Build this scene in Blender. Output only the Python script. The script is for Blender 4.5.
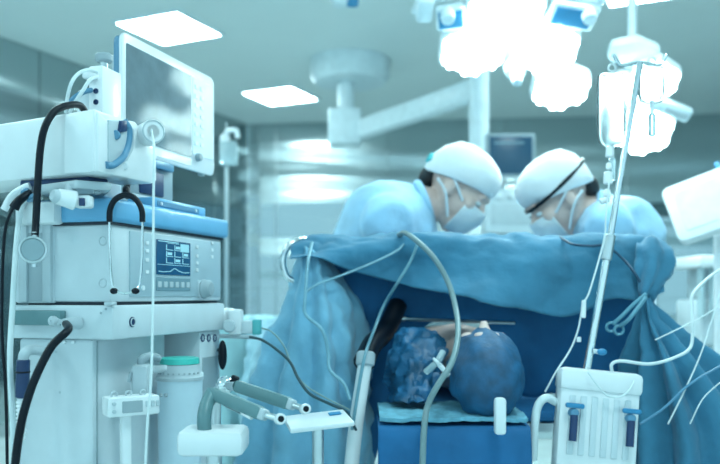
import bpy, bmesh, math, random
from mathutils import Vector, Matrix, noise
random.seed(4)
V = Vector
for o in list(bpy.data.objects): bpy.data.objects.remove(o)
SC = bpy.context.scene
COL = SC.collection

# ------------------------------------------------------------------ camera, world, exposure
F, CX, HY, CAMZ = 800.0, 360.0, 295.0, 1.0
cam = bpy.data.cameras.new('camera'); camo = bpy.data.objects.new('camera', cam); COL.objects.link(camo)
camo.location = (0, 0, CAMZ); camo.rotation_euler = (math.pi/2, 0, 0)
cam.sensor_width = 36; cam.lens = 36*F/720; cam.shift_y = (HY-232)/720
cam.clip_start = .05
cam.dof.use_dof = True; cam.dof.focus_distance = 1.78; cam.dof.aperture_fstop = 2.3
SC.camera = camo
W = bpy.data.worlds.new('world'); SC.world = W; W.use_nodes = True
W.node_tree.nodes['Background'].inputs[0].default_value = (.46, .82, .95, 1)
W.node_tree.nodes['Background'].inputs[1].default_value = .36
SC.view_settings.view_transform = 'Standard'; SC.view_settings.look = 'None'
SC.view_settings.gamma = 1; SC.view_settings.use_curve_mapping = False
SC.view_settings.exposure = 1.95
LAMP_TINT = (.70, .97, 1.0)
PANEL_POWER = 8.0
SURG_POWER = 7.0

def P(px, py, Y): return V(((px-CX)/F*Y, Y, CAMZ+(HY-py)/F*Y))

# ------------------------------------------------------------------ materials
def lin(c):
    return tuple((x/12.92 if x <= .04045 else ((x+.055)/1.055)**2.4) for x in c)
def rgb(r, g, b): return lin((r/255, g/255, b/255))
MATS = {}
def mat(name, col, rough=.5, metal=0., var=.06, nscale=18, bump=0., bscale=60, emit=0., trans=0., coat=0., sheen=0., spec=.5, alpha=1., ecol=None, stretch=None):
    if name in MATS: return MATS[name]
    m = bpy.data.materials.new(name); m.use_nodes = True; nt = m.node_tree
    b = nt.nodes['Principled BSDF']
    tc = nt.nodes.new('ShaderNodeTexCoord')
    nz = nt.nodes.new('ShaderNodeTexNoise'); nz.inputs['Scale'].default_value = nscale; nz.inputs['Detail'].default_value = 4
    if stretch:
        mp = nt.nodes.new('ShaderNodeMapping'); mp.inputs['Scale'].default_value = stretch
        nt.links.new(tc.outputs['Object'], mp.inputs['Vector']); src = mp.outputs[0]
    else: src = tc.outputs['Object']
    nt.links.new(src, nz.inputs['Vector'])
    cr = nt.nodes.new('ShaderNodeValToRGB')
    c = V(col[:3])
    cr.color_ramp.elements[0].color = (*(c*(1-var)), 1); cr.color_ramp.elements[0].position = .3
    cr.color_ramp.elements[1].color = (*(c*(1+var)), 1); cr.color_ramp.elements[1].position = .7
    nt.links.new(nz.outputs['Fac'], cr.inputs['Fac'])
    nt.links.new(cr.outputs['Color'], b.inputs['Base Color'])
    b.inputs['Roughness'].default_value = rough; b.inputs['Metallic'].default_value = metal
    b.inputs['Specular IOR Level'].default_value = spec
    b.inputs['Transmission Weight'].default_value = trans; b.inputs['Coat Weight'].default_value = coat
    b.inputs['Sheen Weight'].default_value = sheen; b.inputs['Alpha'].default_value = alpha
    if emit:
        e = ecol or col
        b.inputs['Emission Color'].default_value = (*e[:3], 1); b.inputs['Emission Strength'].default_value = emit
    if bump:
        n2 = nt.nodes.new('ShaderNodeTexNoise'); n2.inputs['Scale'].default_value = bscale; n2.inputs['Detail'].default_value = 5
        nt.links.new(src, n2.inputs['Vector'])
        bp = nt.nodes.new('ShaderNodeBump'); bp.inputs['Strength'].default_value = bump; bp.inputs['Distance'].default_value = .01
        nt.links.new(n2.outputs['Fac'], bp.inputs['Height']); nt.links.new(bp.outputs[0], b.inputs['Normal'])
    MATS[name] = m
    return m

def steel_wall():
    m = bpy.data.materials.new('brushed_steel_wall'); m.use_nodes = True; nt = m.node_tree
    b = nt.nodes['Principled BSDF']
    b.inputs['Base Color'].default_value = (.44, .52, .54, 1); b.inputs['Metallic'].default_value = 1
    b.inputs['Roughness'].default_value = .17; b.inputs['Anisotropic'].default_value = .85
    tg = nt.nodes.new('ShaderNodeTangent'); tg.direction_type = 'RADIAL'; tg.axis = 'Z'
    nt.links.new(tg.outputs[0], b.inputs['Tangent']); b.inputs['Anisotropic Rotation'].default_value = 0.0
    tc = nt.nodes.new('ShaderNodeTexCoord'); mp = nt.nodes.new('ShaderNodeMapping'); mp.inputs['Scale'].default_value = (.35, .35, 2.6)
    nz = nt.nodes.new('ShaderNodeTexNoise'); nz.inputs['Scale'].default_value = .9; nz.inputs['Detail'].default_value = 1
    nt.links.new(tc.outputs['Object'], mp.inputs[0]); nt.links.new(mp.outputs[0], nz.inputs['Vector'])
    bp = nt.nodes.new('ShaderNodeBump'); bp.inputs['Strength'].default_value = .8; bp.inputs['Distance'].default_value = .06
    nt.links.new(nz.outputs['Fac'], bp.inputs['Height']); nt.links.new(bp.outputs[0], b.inputs['Normal'])
    MATS['steel_wall'] = m
    return m

white = mat('white_plastic', (.80, .84, .86), .35, var=.02, coat=.15)
offwhite = mat('offwhite_enamel', (.62, .70, .74), .4, var=.03)
greyp = mat('grey_plastic', (.34, .42, .46), .45, var=.04)
lgrey = mat('light_grey_plastic', (.50, .58, .62), .45, var=.04)
teal_grey = mat('teal_grey_plastic', (.12, .24, .26), .4, var=.05)
bluecap = mat('sky_blue_plastic', (.15, .43, .68), .32, var=.04)
bluestrip = mat('steel_blue_plastic', (.10, .27, .42), .35, var=.04)
navy = mat('navy_plastic', (.012, .04, .12), .4, var=.1)
black = mat('black_rubber', (.003, .007, .014), .42, var=.2, spec=.25)
dark = mat('dark_gap', (.01, .02, .035), .6, var=.1)
chrome = mat('polished_steel', (.75, .80, .82), .16, metal=1, var=.03)
satin = mat('satin_steel', (.62, .68, .70), .3, metal=1, var=.05)
green = mat('mint_lid', (.06, .55, .48), .4, var=.05)
tealblock = mat('teal_connector', (.10, .46, .48), .4, var=.05)
screen_dark = mat('dark_screen_glass', (.012, .05, .10), .08, var=.1, coat=.6)
screen_mon = mat('reflection_grey_screen', (.17, .23, .26), .07, var=.1, spec=.06, bump=.01, bscale=60)  # base grey stands in for the room reflected in the screen
lcd_blue = mat('lcd_blue', (.008, .06, .14), .25, var=.2, emit=.05, ecol=(.02, .15, .3))
lcd_light = mat('lcd_light_marks', (.35, .60, .68), .4, emit=.06, ecol=(.3, .75, .85))
lcd_grey = mat('lcd_grey_bar', (.18, .30, .36), .4)
btn = mat('button_white', (.74, .80, .83), .5)
clearp = mat('clear_plastic', (.72, .88, .92), .18, trans=.55, var=.03)
cable_w = mat('white_cable', (.72, .80, .82), .45, var=.04)
cable_g = mat('grey_green_cable', (.24, .36, .36), .45, var=.08)
skin = mat('skin', (.74, .54, .48), .5, var=.08, nscale=30)
hair = mat('dark_hair', (.02, .025, .03), .6, var=.3)
capcloth = mat('white_cap_cloth', (.86, .88, .90), .85, var=.03, bump=.25, bscale=25)
maskcloth = mat('pale_mask_cloth', (.72, .78, .82), .9, var=.03, bump=.2, bscale=60)
gownm = mat('pale_blue_gown', (.38, .64, .84), .8, var=.14, nscale=9, bump=.7, bscale=11, sheen=.2)
glove = mat('latex_glove', (.80, .78, .72), .5)
drape_m = mat('blue_surgical_drape', (.045, .21, .34), .78, var=.14, nscale=10, bump=.55, bscale=20, sheen=.15)
drape_in = mat('deep_blue_shaded_cloth', (.010, .13, .31), .8, var=.15, nscale=8, bump=.3, bscale=20)  # shade under the flap is put into this deeper blue; also covers the table
drape_l = mat('pale_blue_drape', (.19, .44, .60), .8, var=.12, nscale=10, bump=.55, bscale=20, sheen=.15)
sheet_m = mat('pale_green_sheet', (.40, .66, .70), .85, var=.06, bump=.3, bscale=20)
capblue = mat('sheer_blue_cap', (.008, .11, .24), .6, var=.3, nscale=25, bump=.6, bscale=35, alpha=.84)
ceil_m = mat('ceiling_paint', (.80, .88, .88), .6, var=.015, nscale=2)
floor_m = mat('pale_vinyl_floor', (.66, .76, .76), .3, var=.08, nscale=6)
panel_em = mat('panel_diffuser', (.8, .9, .9), .5, var=.0, emit=PANEL_POWER, ecol=LAMP_TINT)
led_lo = mat('led_backing', (.8, .9, .9), .5, var=.0, emit=SURG_POWER*.45, ecol=(.72, 1, 1))
led_em = mat('led_face', (.8, .9, .9), .5, var=.0, emit=SURG_POWER, ecol=(.72, 1, 1))
lamp_white = mat('lamp_housing_white', (.74, .84, .88), .35)
lamp_blue = mat('lamp_frame_blue', (.03, .24, .46), .35)
wall_m = steel_wall()

# ------------------------------------------------------------------ mesh builder (world coordinates)
def frame(z, x=None):
    z = V(z).normalized()
    x = V(x) if x is not None else (V((1, 0, 0)) if abs(z.x) < .9 else V((0, 1, 0)))
    y = z.cross(x).normalized(); x = y.cross(z).normalized()
    return Matrix((x, y, z)).transposed()
def mtx(loc, z=(0, 0, 1), x=None):
    return Matrix.Translation(V(loc)) @ frame(z, x).to_4x4()
def catmull(pts, n=8, closed=False):
    pts = [V(p) for p in pts]
    out = []; N = len(pts)
    for i in range(N if closed else N-1):
        p0 = pts[(i-1) % N] if closed or i > 0 else pts[0]*2-pts[1]
        p1 = pts[i]; p2 = pts[(i+1) % N]
        p3 = pts[(i+2) % N] if closed or i+2 < N else pts[-1]*2-pts[-2]
        for k in range(n):
            t = k/n
            out.append(.5*((2*p1)+(p2-p0)*t+(2*p0-5*p1+4*p2-p3)*t*t+(3*p1-p0-3*p2+p3)*t**3))
    if not closed: out.append(pts[-1])
    return out

class MB:
    def __init__(self, M=None):
        self.v = []; self.f = []; self.M = M or Matrix.Identity(4)
    def add(self, vs, fs, M=None):
        T = self.M @ M if M else self.M
        o = len(self.v); self.v += [T @ V(p) for p in vs]; self.f += [[i+o for i in f] for f in fs]
        return self
    def bm(self, bm, M=None):
        bm.verts.index_update()
        self.add([v.co.copy() for v in bm.verts], [[v.index for v in f.verts] for f in bm.faces], M); bm.free(); return self
    def box(self, c, s, bev=0., M=None, seg=2):
        bm = bmesh.new(); bmesh.ops.create_cube(bm, size=1)
        for v in bm.verts: v.co = V((v.co.x*s[0], v.co.y*s[1], v.co.z*s[2]))
        if bev: bmesh.ops.bevel(bm, geom=list(bm.edges), offset=min(bev, min(s)*.45), segments=seg, profile=.5, affect='EDGES')
        for v in bm.verts: v.co += V(c)
        return self.bm(bm, M)
    def box2(self, a, b, bev=0., M=None, seg=2):
        a = V(a); b = V(b)
        return self.box((a+b)/2, [abs(x) for x in (b-a)], bev, M, seg)
    def prism(self, poly, z0, z1, bev=0., M=None, seg=2):
        bm = bmesh.new(); n = len(poly)
        lo = [bm.verts.new((p[0], p[1], z0)) for p in poly]; hi = [bm.verts.new((p[0], p[1], z1)) for p in poly]
        bm.faces.new(hi); bm.faces.new(lo[::-1])
        for i in range(n): bm.faces.new((lo[i], lo[(i+1) % n], hi[(i+1) % n], hi[i]))
        bmesh.ops.recalc_face_normals(bm, faces=bm.faces)
        if bev: bmesh.ops.bevel(bm, geom=list(bm.edges), offset=bev, segments=seg, profile=.5, affect='EDGES')
        return self.bm(bm, M)
    def lathe(self, prof, n=24, M=None):
        vs = []; fs = []
        for r, z in prof:
            for k in range(n):
                a = 2*math.pi*k/n; vs.append((r*math.cos(a), r*math.sin(a), z))
        for i in range(len(prof)-1):
            for k in range(n):
                fs.append([i*n+k, i*n+(k+1) % n, (i+1)*n+(k+1) % n, (i+1)*n+k])
        if prof[0][0] > 1e-5: fs.append(list(range(n))[::-1])
        if prof[-1][0] > 1e-5: fs.append([(len(prof)-1)*n+k for k in range(n)])
        return self.add(vs, fs, M)
    def cyl(self, p0, p1, r0, r1=None, n=16, bev=0.):
        p0 = V(p0); p1 = V(p1); r1 = r0 if r1 is None else r1; L = (p1-p0).length
        b = min(bev, L*.4, r0*.5, r1*.5)
        prof = [(r0-b, 0), (r0, b), (r1, L-b), (r1-b, L)] if b else [(r0, 0), (r1, L)]
        return self.lathe(prof, n, mtx(p0, p1-p0))
    def tube(self, pts, r, n=10, sm=8, closed=False):
        pts = catmull(pts, sm, closed) if sm else [V(p) for p in pts]
        N = len(pts); vs = []; fs = []; up = None
        for i, p in enumerate(pts):
            t = (pts[(i+1) % N]-pts[i-1]) if (closed or 0 < i < N-1) else (pts[1]-pts[0] if i == 0 else pts[-1]-pts[-2])
            t = t.normalized()
            if up is None: up = t.orthogonal().normalized()
            up = (up-t*up.dot(t)).normalized(); sd = t.cross(up)
            rr = r(i/(N-1)) if callable(r) else r
            for k in range(n):
                a = 2*math.pi*k/n; vs.append(p+up*math.cos(a)*rr+sd*math.sin(a)*rr)
        for i in range(N if closed else N-1):
            j = (i+1) % N
            for k in range(n): fs.append([i*n+k, i*n+(k+1) % n, j*n+(k+1) % n, j*n+k])
        if not closed: fs += [list(range(n))[::-1], [(N-1)*n+k for k in range(n)]]
        return self.add(vs, fs)
    def ring(self, c, axis, R, r, n=28, m=8):
        T = mtx(c, axis); pts = [T @ V((R*math.cos(2*math.pi*k/n), R*math.sin(2*math.pi*k/n), 0)) for k in range(n)]
        return self.tube(pts, r, m, 0, True)
    def ell(self, c, r, M=None, u=20, v=12):
        bm = bmesh.new(); bmesh.ops.create_uvsphere(bm, u_segments=u, v_segments=v, radius=1)
        T = Matrix.Translation(V(c)) @ Matrix.Diagonal((*((r, r, r) if not hasattr(r, '__len__') else r), 1))
        return self.bm(bm, (M @ T) if M else T)
    def cap(self, p0, r0, p1, r1, n=16):       # tapered capsule
        p0 = V(p0); p1 = V(p1); L = (p1-p0).length; prof = []
        for k in range(7):
            a = -math.pi/2+math.pi/2*k/6; prof.append((max(r0*math.cos(a), 0), r0*math.sin(a)))
        for k in range(7):
            a = math.pi/2*k/6; prof.append((max(r1*math.cos(a), 0), L+r1*math.sin(a)))
        return self.lathe(prof, n, mtx(p0, p1-p0))
    def sheet(self, rows, nu=6, nv=6, th=.004, fold=0., fscale=6., seed=0, wave=None):
        R = [catmull(r, nu) for r in rows]
        C = [catmull([R[i][j] for i in range(len(R))], nv) for j in range(len(R[0]))]
        nj = len(C); ni = len(C[0]); pts = [[C[j][i] for j in range(nj)] for i in range(ni)]
        nrm = [[None]*nj for _ in range(ni)]
        for i in range(ni):
            for j in range(nj):
                a = pts[i][min(j+1, nj-1)]-pts[i][max(j-1, 0)]; b = pts[min(i+1, ni-1)][j]-pts[max(i-1, 0)][j]
                n = a.cross(b); nrm[i][j] = n.normalized() if n.length > 1e-9 else V((0, -1, 0))
        vs = []
        for sgn in (0, 1):
            for i in range(ni):
                for j in range(nj):
                    p = pts[i][j]; d = 0
                    if fold:
                        q = p*fscale+V((seed*7.3, 0, 0)); n1 = noise.noise(q); n2 = noise.noise(q*1.9+V((3, 1, 7))); n3 = noise.noise(V((q.x*3.1, q.y*3.1, q.z*4.6))); d += fold*(.8*n1+.9*(.45-abs(n2)*1.6)+.45*(.4-abs(n3)*1.5))
                    if wave: d += wave(j/(nj-1), i/(ni-1))
                    vs.append(p+nrm[i][j]*(d+sgn*th))
        N = ni*nj; fs = []
        g = lambda i, j, s: s*N+i*nj+j
        for i in range(ni-1):
            for j in range(nj-1):
                fs.append([g(i, j, 0), g(i+1, j, 0), g(i+1, j+1, 0), g(i, j+1, 0)])
                fs.append([g(i, j, 1), g(i, j+1, 1), g(i+1, j+1, 1), g(i+1, j, 1)])
        for i in range(ni-1):
            fs.append([g(i, 0, 0), g(i, 0, 1), g(i+1, 0, 1), g(i+1, 0, 0)]); fs.append([g(i, nj-1, 0), g(i+1, nj-1, 0), g(i+1, nj-1, 1), g(i, nj-1, 1)])
        for j in range(nj-1):
            fs.append([g(0, j, 0), g(0, j+1, 0), g(0, j+1, 1), g(0, j, 1)]); fs.append([g(ni-1, j, 0), g(ni-1, j, 1), g(ni-1, j+1, 1), g(ni-1, j+1, 0)])
        return self.add(vs, fs)
    def build(self, name, m, parent=None, ang=40, remesh=0., smooth_it=0, tagd=None):
        if parent is not None:
            Mi = ORIG[ROOT.get(parent.name, parent.name)].inverted()
            vs = [Mi @ p for p in self.v]; loc = V((0, 0, 0))
        else:
            lo = [min(p[i] for p in self.v) for i in range(3)]; hi = [max(p[i] for p in self.v) for i in range(3)]
            loc = V(((lo[0]+hi[0])/2, (lo[1]+hi[1])/2, lo[2])); vs = [p-loc for p in self.v]
        me = bpy.data.meshes.new(name); me.from_pydata([tuple(p) for p in vs], [], self.f)
        bm = bmesh.new(); bm.from_mesh(me); bmesh.ops.recalc_face_normals(bm, faces=bm.faces); bm.to_mesh(me); bm.free()
        o = bpy.data.objects.new(name, me); COL.objects.link(o); o.location = loc
        if remesh:
            md = o.modifiers.new('r', 'REMESH'); md.mode = 'VOXEL'; md.voxel_size = remesh
            if smooth_it:
                s = o.modifiers.new('s', 'SMOOTH'); s.factor = .5; s.iterations = smooth_it
            dg = bpy.context.evaluated_depsgraph_get(); dg.update()
            nm = bpy.data.meshes.new_from_object(o.evaluated_get(dg)); o.modifiers.clear()
            o.data = nm; bpy.data.meshes.remove(me); me = nm; me.name = name; ang = 180
        me.materials.clear(); me.materials.append(m)
        me.polygons.foreach_set('use_smooth', [True]*len(me.polygons))
        if ang < 180: me.set_sharp_from_angle(angle=math.radians(ang))
        if parent is not None:
            o.parent = parent; ROOT[o.name] = ROOT.get(parent.name, parent.name)
        else:
            ORIG[o.name] = Matrix.Translation(loc)
        return o
ORIG = {}; ROOT = {}
def tag(o, label, cat, group=None, kind=None):
    o['label'] = label; o['category'] = cat
    if group: o['group'] = group
    if kind: o['kind'] = kind
    return o
def thing(name, label, cat, loc, rz=0., group=None):
    o = bpy.data.objects.new(name, None); COL.objects.link(o); o.empty_display_size = .05
    o.location = loc; o.rotation_euler = (0, 0, rz)
    ORIG[o.name] = Matrix.Translation(V(loc)) @ Matrix.Rotation(rz, 4, 'Z')
    return tag(o, label, cat, group)
def struct(o, label=None):
    o['kind'] = 'structure'
    if label: o['label'] = label
    return o

# ------------------------------------------------------------------ the room
CEIL = 2.8
cornerL = V((-1.18, 8.42)); dL = V((-1.32, -2.86)).normalized()       # left wall runs towards the camera
backA = V((-1.06, 8.40)); backB = V((5.2, 7.75))
struct(MB().box2((-7, -3, -.1), (7, 10.5, 0)).build('floor', floor_m), 'pale vinyl floor')
struct(MB().box2((-7, -3, CEIL), (7, 10.5, CEIL+.1)).build('ceiling', ceil_m), 'flat pale teal ceiling')

def wall(name, a, b, cuts, label, z1=CEIL, thick=.1):
    d = (b-a).normalized(); L = (b-a).length; n = V((-d.y, d.x))
    if n.dot(-a) > 0: n = -n                         # n points away from the camera
    M = Matrix(((d.x, n.x, 0, a.x), (d.y, n.y, 0, a.y), (0, 0, 1, 0), (0, 0, 0, 1)))
    w = struct(MB(M).box2((0, .02, 0), (L, thick, z1)).build(name, satin), label)
    cs = [0]+cuts+[L]
    for i in range(len(cs)-1):
        MB(M).box2((cs[i]+.004, 0, .1), (cs[i+1]-.004, .022, z1-.002), .002, seg=1).build('panel', wall_m, w)
    return w, M
wl, ML = wall('wall_left', cornerL+dL*9.5, cornerL, [1.9, 3.1, 4.3, 5.5, 6.7, 7.9, 8.9], 'brushed stainless steel panel wall beside the anaesthesia machine')
wb, MBk = wall('wall_back', backA, backB, [.18, 1.35, 2.55, 3.75, 4.95], 'brushed stainless steel panel wall behind the surgeons')
wc, MC = wall('wall_corner', cornerL, backA, [], 'narrow steel corner strip between two walls')
wr, MR = wall('wall_right', V((5.2, 7.75)), V((5.6, 0)), [2.0, 4.0, 6.0], 'brushed stainless steel panel wall beyond the right-hand equipment')
# dark buffer rail along the back wall
t = MB(MBk).box2((2.2, -.06, 1.78), (6.1, 0, 1.92), .02).build('trim_1', mat('dark_rail', (.10, .17, .19), .4)); struct(t, 'dark horizontal buffer rail on the steel wall')

def ceiling_panel(x, y, label, group=None):
    t = thing('ceiling_light', label, 'ceiling light', (x, y, CEIL-.012), math.atan2(2.86, 1.32), group)
    M = ORIG[t.name]; s = .245
    f = MB(M)
    for a, b in (((-s-.02, -s-.02), (s+.02, -s)), ((-s-.02, s), (s+.02, s+.02)), ((-s-.02, -s), (-s, s)), ((s, -s), (s+.02, s))):
        f.box2((*a, -.006), (*b, .012), .002, seg=1)
    f.build('frame', lamp_white, t)
    MB(M).box2((-s, -s, -.002), (s, s, .012)).build('diffuser', panel_em, t)
    return t
e = V((.42, .907)).normalized() ; q = V((.907, -.42))
p2 = V((-.715, 7.2)); p1 = V((-1.28, 5.38)); st = p2-p1
ceiling_panel(*p1, 'square ceiling light panel above the patient monitor')
ceiling_panel(*p2, 'square ceiling light panel nearest the steel wall corner')
for k in range(1, 4): ceiling_panel(*(p1-st*k), 'square ceiling light panel added out of view in the row over the anaesthesia machine', 'added ceiling lights over the anaesthesia machine')  # unseen panels added to light the room, continuing the visible row
for k in range(0, 3): ceiling_panel(*(p1+V((2.95, -.75))-st*k), 'square ceiling light panel added out of view in a row over the operating table', 'added ceiling lights over the operating table')  # invented second row out of view, added for room light and wall highlights

# ------------------------------------------------------------------ ceiling pendant with arm and screen
t = thing('ceiling_pendant', 'white ceiling pendant with round canopy, boom arm and drop column', 'pendant', P(350, 70, 6.15).xy.to_3d()+V((0, 0, 2.2)))
c = P(350, 70, 6.15); c.z = 0
MB().lathe([(.02, CEIL-.17), (.27, CEIL-.17), (.30, CEIL-.13), (.31, CEIL), (.02, CEIL)], 40, Matrix.Translation(c)).build('canopy', lamp_white, t)
MB().cyl(c+V((-.03, 0, 2.35)), c+V((-.03, 0, CEIL-.12)), .065, n=24).build('drop_tube', lamp_white, t)
MB().box(c+V((-.04, 0, 2.28)), (.25, .25, .27), .02).build('joint_block', lamp_white, t)
end = P(479, 92, 4.9); sta = c+V((.05, 0, 2.26)); dd = (end-sta); dd.z = 0; L = dd.length
M = mtx(sta, (0, 0, 1), dd)
MB(M).box2((0, -.05, -.07), (L+.03, .05, .07), .02).build('boom_arm', lamp_white, t)
ce = V((end.x, end.y, 0))
MB().cyl(ce+V((0, 0, 1.86)), ce+V((0, 0, 2.40)), .062, n=24, bev=.01).build('drop_column', lamp_white, t)
MB().box(ce+V((.02, -.02, 1.80)), (.34, .26, .16), .03).build('column_head', lamp_white, t)
MB().cyl(ce+V((.1, -.05, 1.15)), ce+V((.1, -.05, 1.74)), .05, n=20).build('lower_column', lgrey, t)
MB().box(ce+V((.15, -.13, 1.335)), (.38, .28, .03), .01).build('shelf', lamp_white, t)
for k in range(2):
    MB().cyl(ce+V((-.05+.07*k, -.17, 1.80)), ce+V((-.05+.07*k, -.145, 1.80)), .022, n=16, bev=.004).build('gas_outlet', btn, t)
mb = P(510, 156, 4.62)
t = thing('display_screen', 'dark blue display screen on the ceiling pendant between the surgeons', 'screen', mb)
MB().box(mb, (.285, .05, .255), .012).build('bezel', greyp, t)
MB().box(mb+V((0, -.027, .0)), (.245, .006, .215), .002).build('screen', mat('dim_screen', (.01, .05, .10), .3, emit=.03, ecol=(.02, .25, .45)), t)
MB().box(mb+V((0, .06, .02)), (.08, .10, .08), .01).build('mount', lgrey, t)
MB().box(mb+V((-.01, -.031, .07)), (.17, .002, .012)).build('screen_line', lcd_grey, t)
# shelf device under the screen
d0 = P(508, 212, 4.68)
t = thing('monitor_unit', 'pale grey device on the pendant shelf between the surgeons', 'medical device', d0-V((0, 0, .12)))
MB().box(d0, (.30, .16, .26), .02).build('housing', offwhite, t)
MB().box(d0+V((0, -.082, -.02)), (.22, .01, .12), .004).build('front_panel', lgrey, t)
for k in range(3): MB().cyl(d0+V((-.07+.07*k, -.08, .085)), d0+V((-.07+.07*k, -.105, .085)), .02, n=14, bev=.004).build('knob', btn, t)

# ------------------------------------------------------------------ surgical lamps
def petal(M, r, depth, sq=1.0):
    pts = []
    for k in range(6):
        a = math.pi/6+k*math.pi/3; pts.append((r*math.cos(a), r*sq*math.sin(a)))
    return pts
def surgical_lamp(name, label, centre, n, pods, hub_r, Lx=None):
    n = V(n).normalized(); M = mtx(centre, -n, (1, 0, 0)); Mi = M.inverted()   # local z points away from the lit side
    t = thing(name, label, 'surgical lamp', centre)
    def hit(px, py):
        d = (P(px, py, 1)-V((0, 0, CAMZ))); o = V((0, 0, CAMZ)); s = (V(centre)-o).dot(n)/d.dot(n); return Mi @ (o+d*s)
    for (px, py, r, sq) in pods:
        h = hit(px, py); Mp = M @ Matrix.Translation((h.x, h.y, 0))
        p = MB(Mp).prism(petal(None, r, 0, sq), .0, .07, .018).build('lamp_pod', lamp_white, t)
        MB(Mp).prism(petal(None, r*.9, 0, sq), -.006, .004, .002, seg=1).build('light_face', led_lo, p)
        g = MB(Mp)
        for i in range(-3, 4):
            for j in range(-3, 4):
                x = (i+.5*(j % 2))*r*.28; y = j*r*.25*sq
                if (x/r)**2+(y/(r*sq))**2 < .60: g.lathe([(r*.11, -.004), (r*.09, -.014), (.0, -.018)], 8, Matrix.Translation((x, y, 0)))
        o = g.build('lens_array', led_em, p); o['kind'] = 'stuff'
        a = V((h.x, h.y, .05)); MB(M).cyl(a*.15+V((0, 0, .07)), a+V((0, 0, .03)), .025, n=10).build('pod_arm', lamp_white, t)
    MB(M).lathe([(.0, .03), (hub_r*.8, .035), (hub_r, .06), (hub_r, .12), (hub_r*.5, .16), (0, .17)], 28).build('hub', lamp_white, t)
    return t, M, hit
lc = P(522, 52, 3.45)
t, M, hit = surgical_lamp('surgical_lamp', 'big bright surgical lamp with four glowing pods above the drape', lc, (0, -.55, -.83),
                          [(473, 52, .165, .86), (546, 50, .165, .86), (561, 90, .150, .86), (506, 12, .19, .55)], .12)
h = hit(515, 68)
MB(M @ Matrix.Translation((h.x, h.y, 0))).lathe([(.0, -.10), (.022, -.095), (.026, -.04), (.045, -.03), (.05, .02)], 18).build('sterile_handle', lamp_white, t)
for a, b in (((436, 22), (466, 18)), ((549, 14), (596, 22))):
    ha = hit(*a); hb = hit(*b); mid = (ha+hb)/2; ll = (hb-ha).length; an = math.atan2(hb.y-ha.y, hb.x-ha.x)
    Mf = M @ Matrix.Translation((mid.x, mid.y, .02)) @ Matrix.Rotation(an, 4, 'Z')
    fr = MB(Mf).box((0, 0, 0), (ll, .115, .04), .012).build('frame_arm', lamp_white, t)
    MB(Mf).box((0, 0, -.02), (ll*.8, .085, .008), .003).build('blue_panel', lamp_blue, fr)
    MB(Mf).lathe([(.0, -.06), (.028, -.055), (.032, -.02), (.032, 0)], 16, Matrix.Translation((ll*.28 if a[0] > 500 else -ll*.1, -.03, 0))).build('knob', lamp_white, fr)
rail = [M @ (hit(x, y)+V((0, 0, .05))) for x, y in ((416, 20), (424, 8), (450, 2), (515, -6), (570, 2), (600, 10), (606, -10))]
MB().tube(rail, .022, 10).build('outer_rail', lamp_white, t)
h = hit(425, 14); MB(M @ Matrix.Translation((h.x, h.y, .03))).box((0, 0, 0), (.07, .11, .05), .015).build('rail_grip', lamp_white, t)
top = M @ V((0, 0, .16))
MB().tube([top, top+V((0, .05, .12)), top+V((.02, .3, .25)), top+V((.05, .55, .32))], .035, 12).build('spring_arm', lamp_white, t)
z = top+V((.05, .55, .3)); MB().cyl(z-V((0, 0, .06)), V((z.x, z.y, CEIL)), .04, n=16).build('ceiling_tube', lamp_white, t)

lc2 = P(646, 106, 3.75)
t, M, hit = surgical_lamp('surgical_lamp', 'smaller surgical lamp with glowing pods behind the infusion bags', lc2, (-.2, -.66, -.72),
                          [(655, 80, .125, .85), (644, 131, .155, 1.0), (621, 92, .10, .9)], .085)
ha = hit(650, 100); hb = hit(690, 116); mid = (ha+hb)/2; an = math.atan2(hb.y-ha.y, hb.x-ha.x)
fr = MB(M @ Matrix.Translation((mid.x, mid.y, .0)) @ Matrix.Rotation(an, 4, 'Z')).box((0, 0, 0), ((hb-ha).length, .07, .05), .015).build('frame_arm', lamp_white, t)
MB(M @ Matrix.Translation((mid.x, mid.y, .0)) @ Matrix.Rotation(an, 4, 'Z')).box((.03, 0, -.024), ((hb-ha).length*.55, .03, .01), .004).build('grip_slot', lgrey, fr)
h = hit(634, 62); MB(M @ Matrix.Translation((h.x, h.y, .05))).prism(petal(None, .13, 0, .6), 0, .07, .02).build('rear_housing', lamp_white, t)
top = M @ V((0, 0, .15)); zz = P(632, 45, 3.9)
MB().tube([top, (top+zz)/2+V((0, .06, .05)), zz], .03, 10).build('spring_arm', lamp_white, t)
MB().cyl(zz-V((0, 0, .03)), V((zz.x, zz.y, CEIL)), .022, n=14).build('ceiling_tube', lamp_white, t)

c = P(343, 2, 4.2)
t = thing('ceiling_camera', 'small pale rounded camera head hanging at the ceiling', 'camera', c)
MB().lathe([(.0, -.03), (.05, -.02), (.075, .015), (.08, .06), (.05, .10), (0, .11)], 24, Matrix.Translation(c)).build('housing', lamp_white, t)
MB().lathe([(.0, -.05), (.03, -.04), (.035, -.01)], 16, Matrix.Translation(c+V((.05, -.03, .01)))).build('lens', lamp_blue, t)
MB().cyl(c+V((0, 0, .1)), V((c.x, c.y, CEIL)), .03, n=14).build('stem', lamp_white, t)

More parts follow.
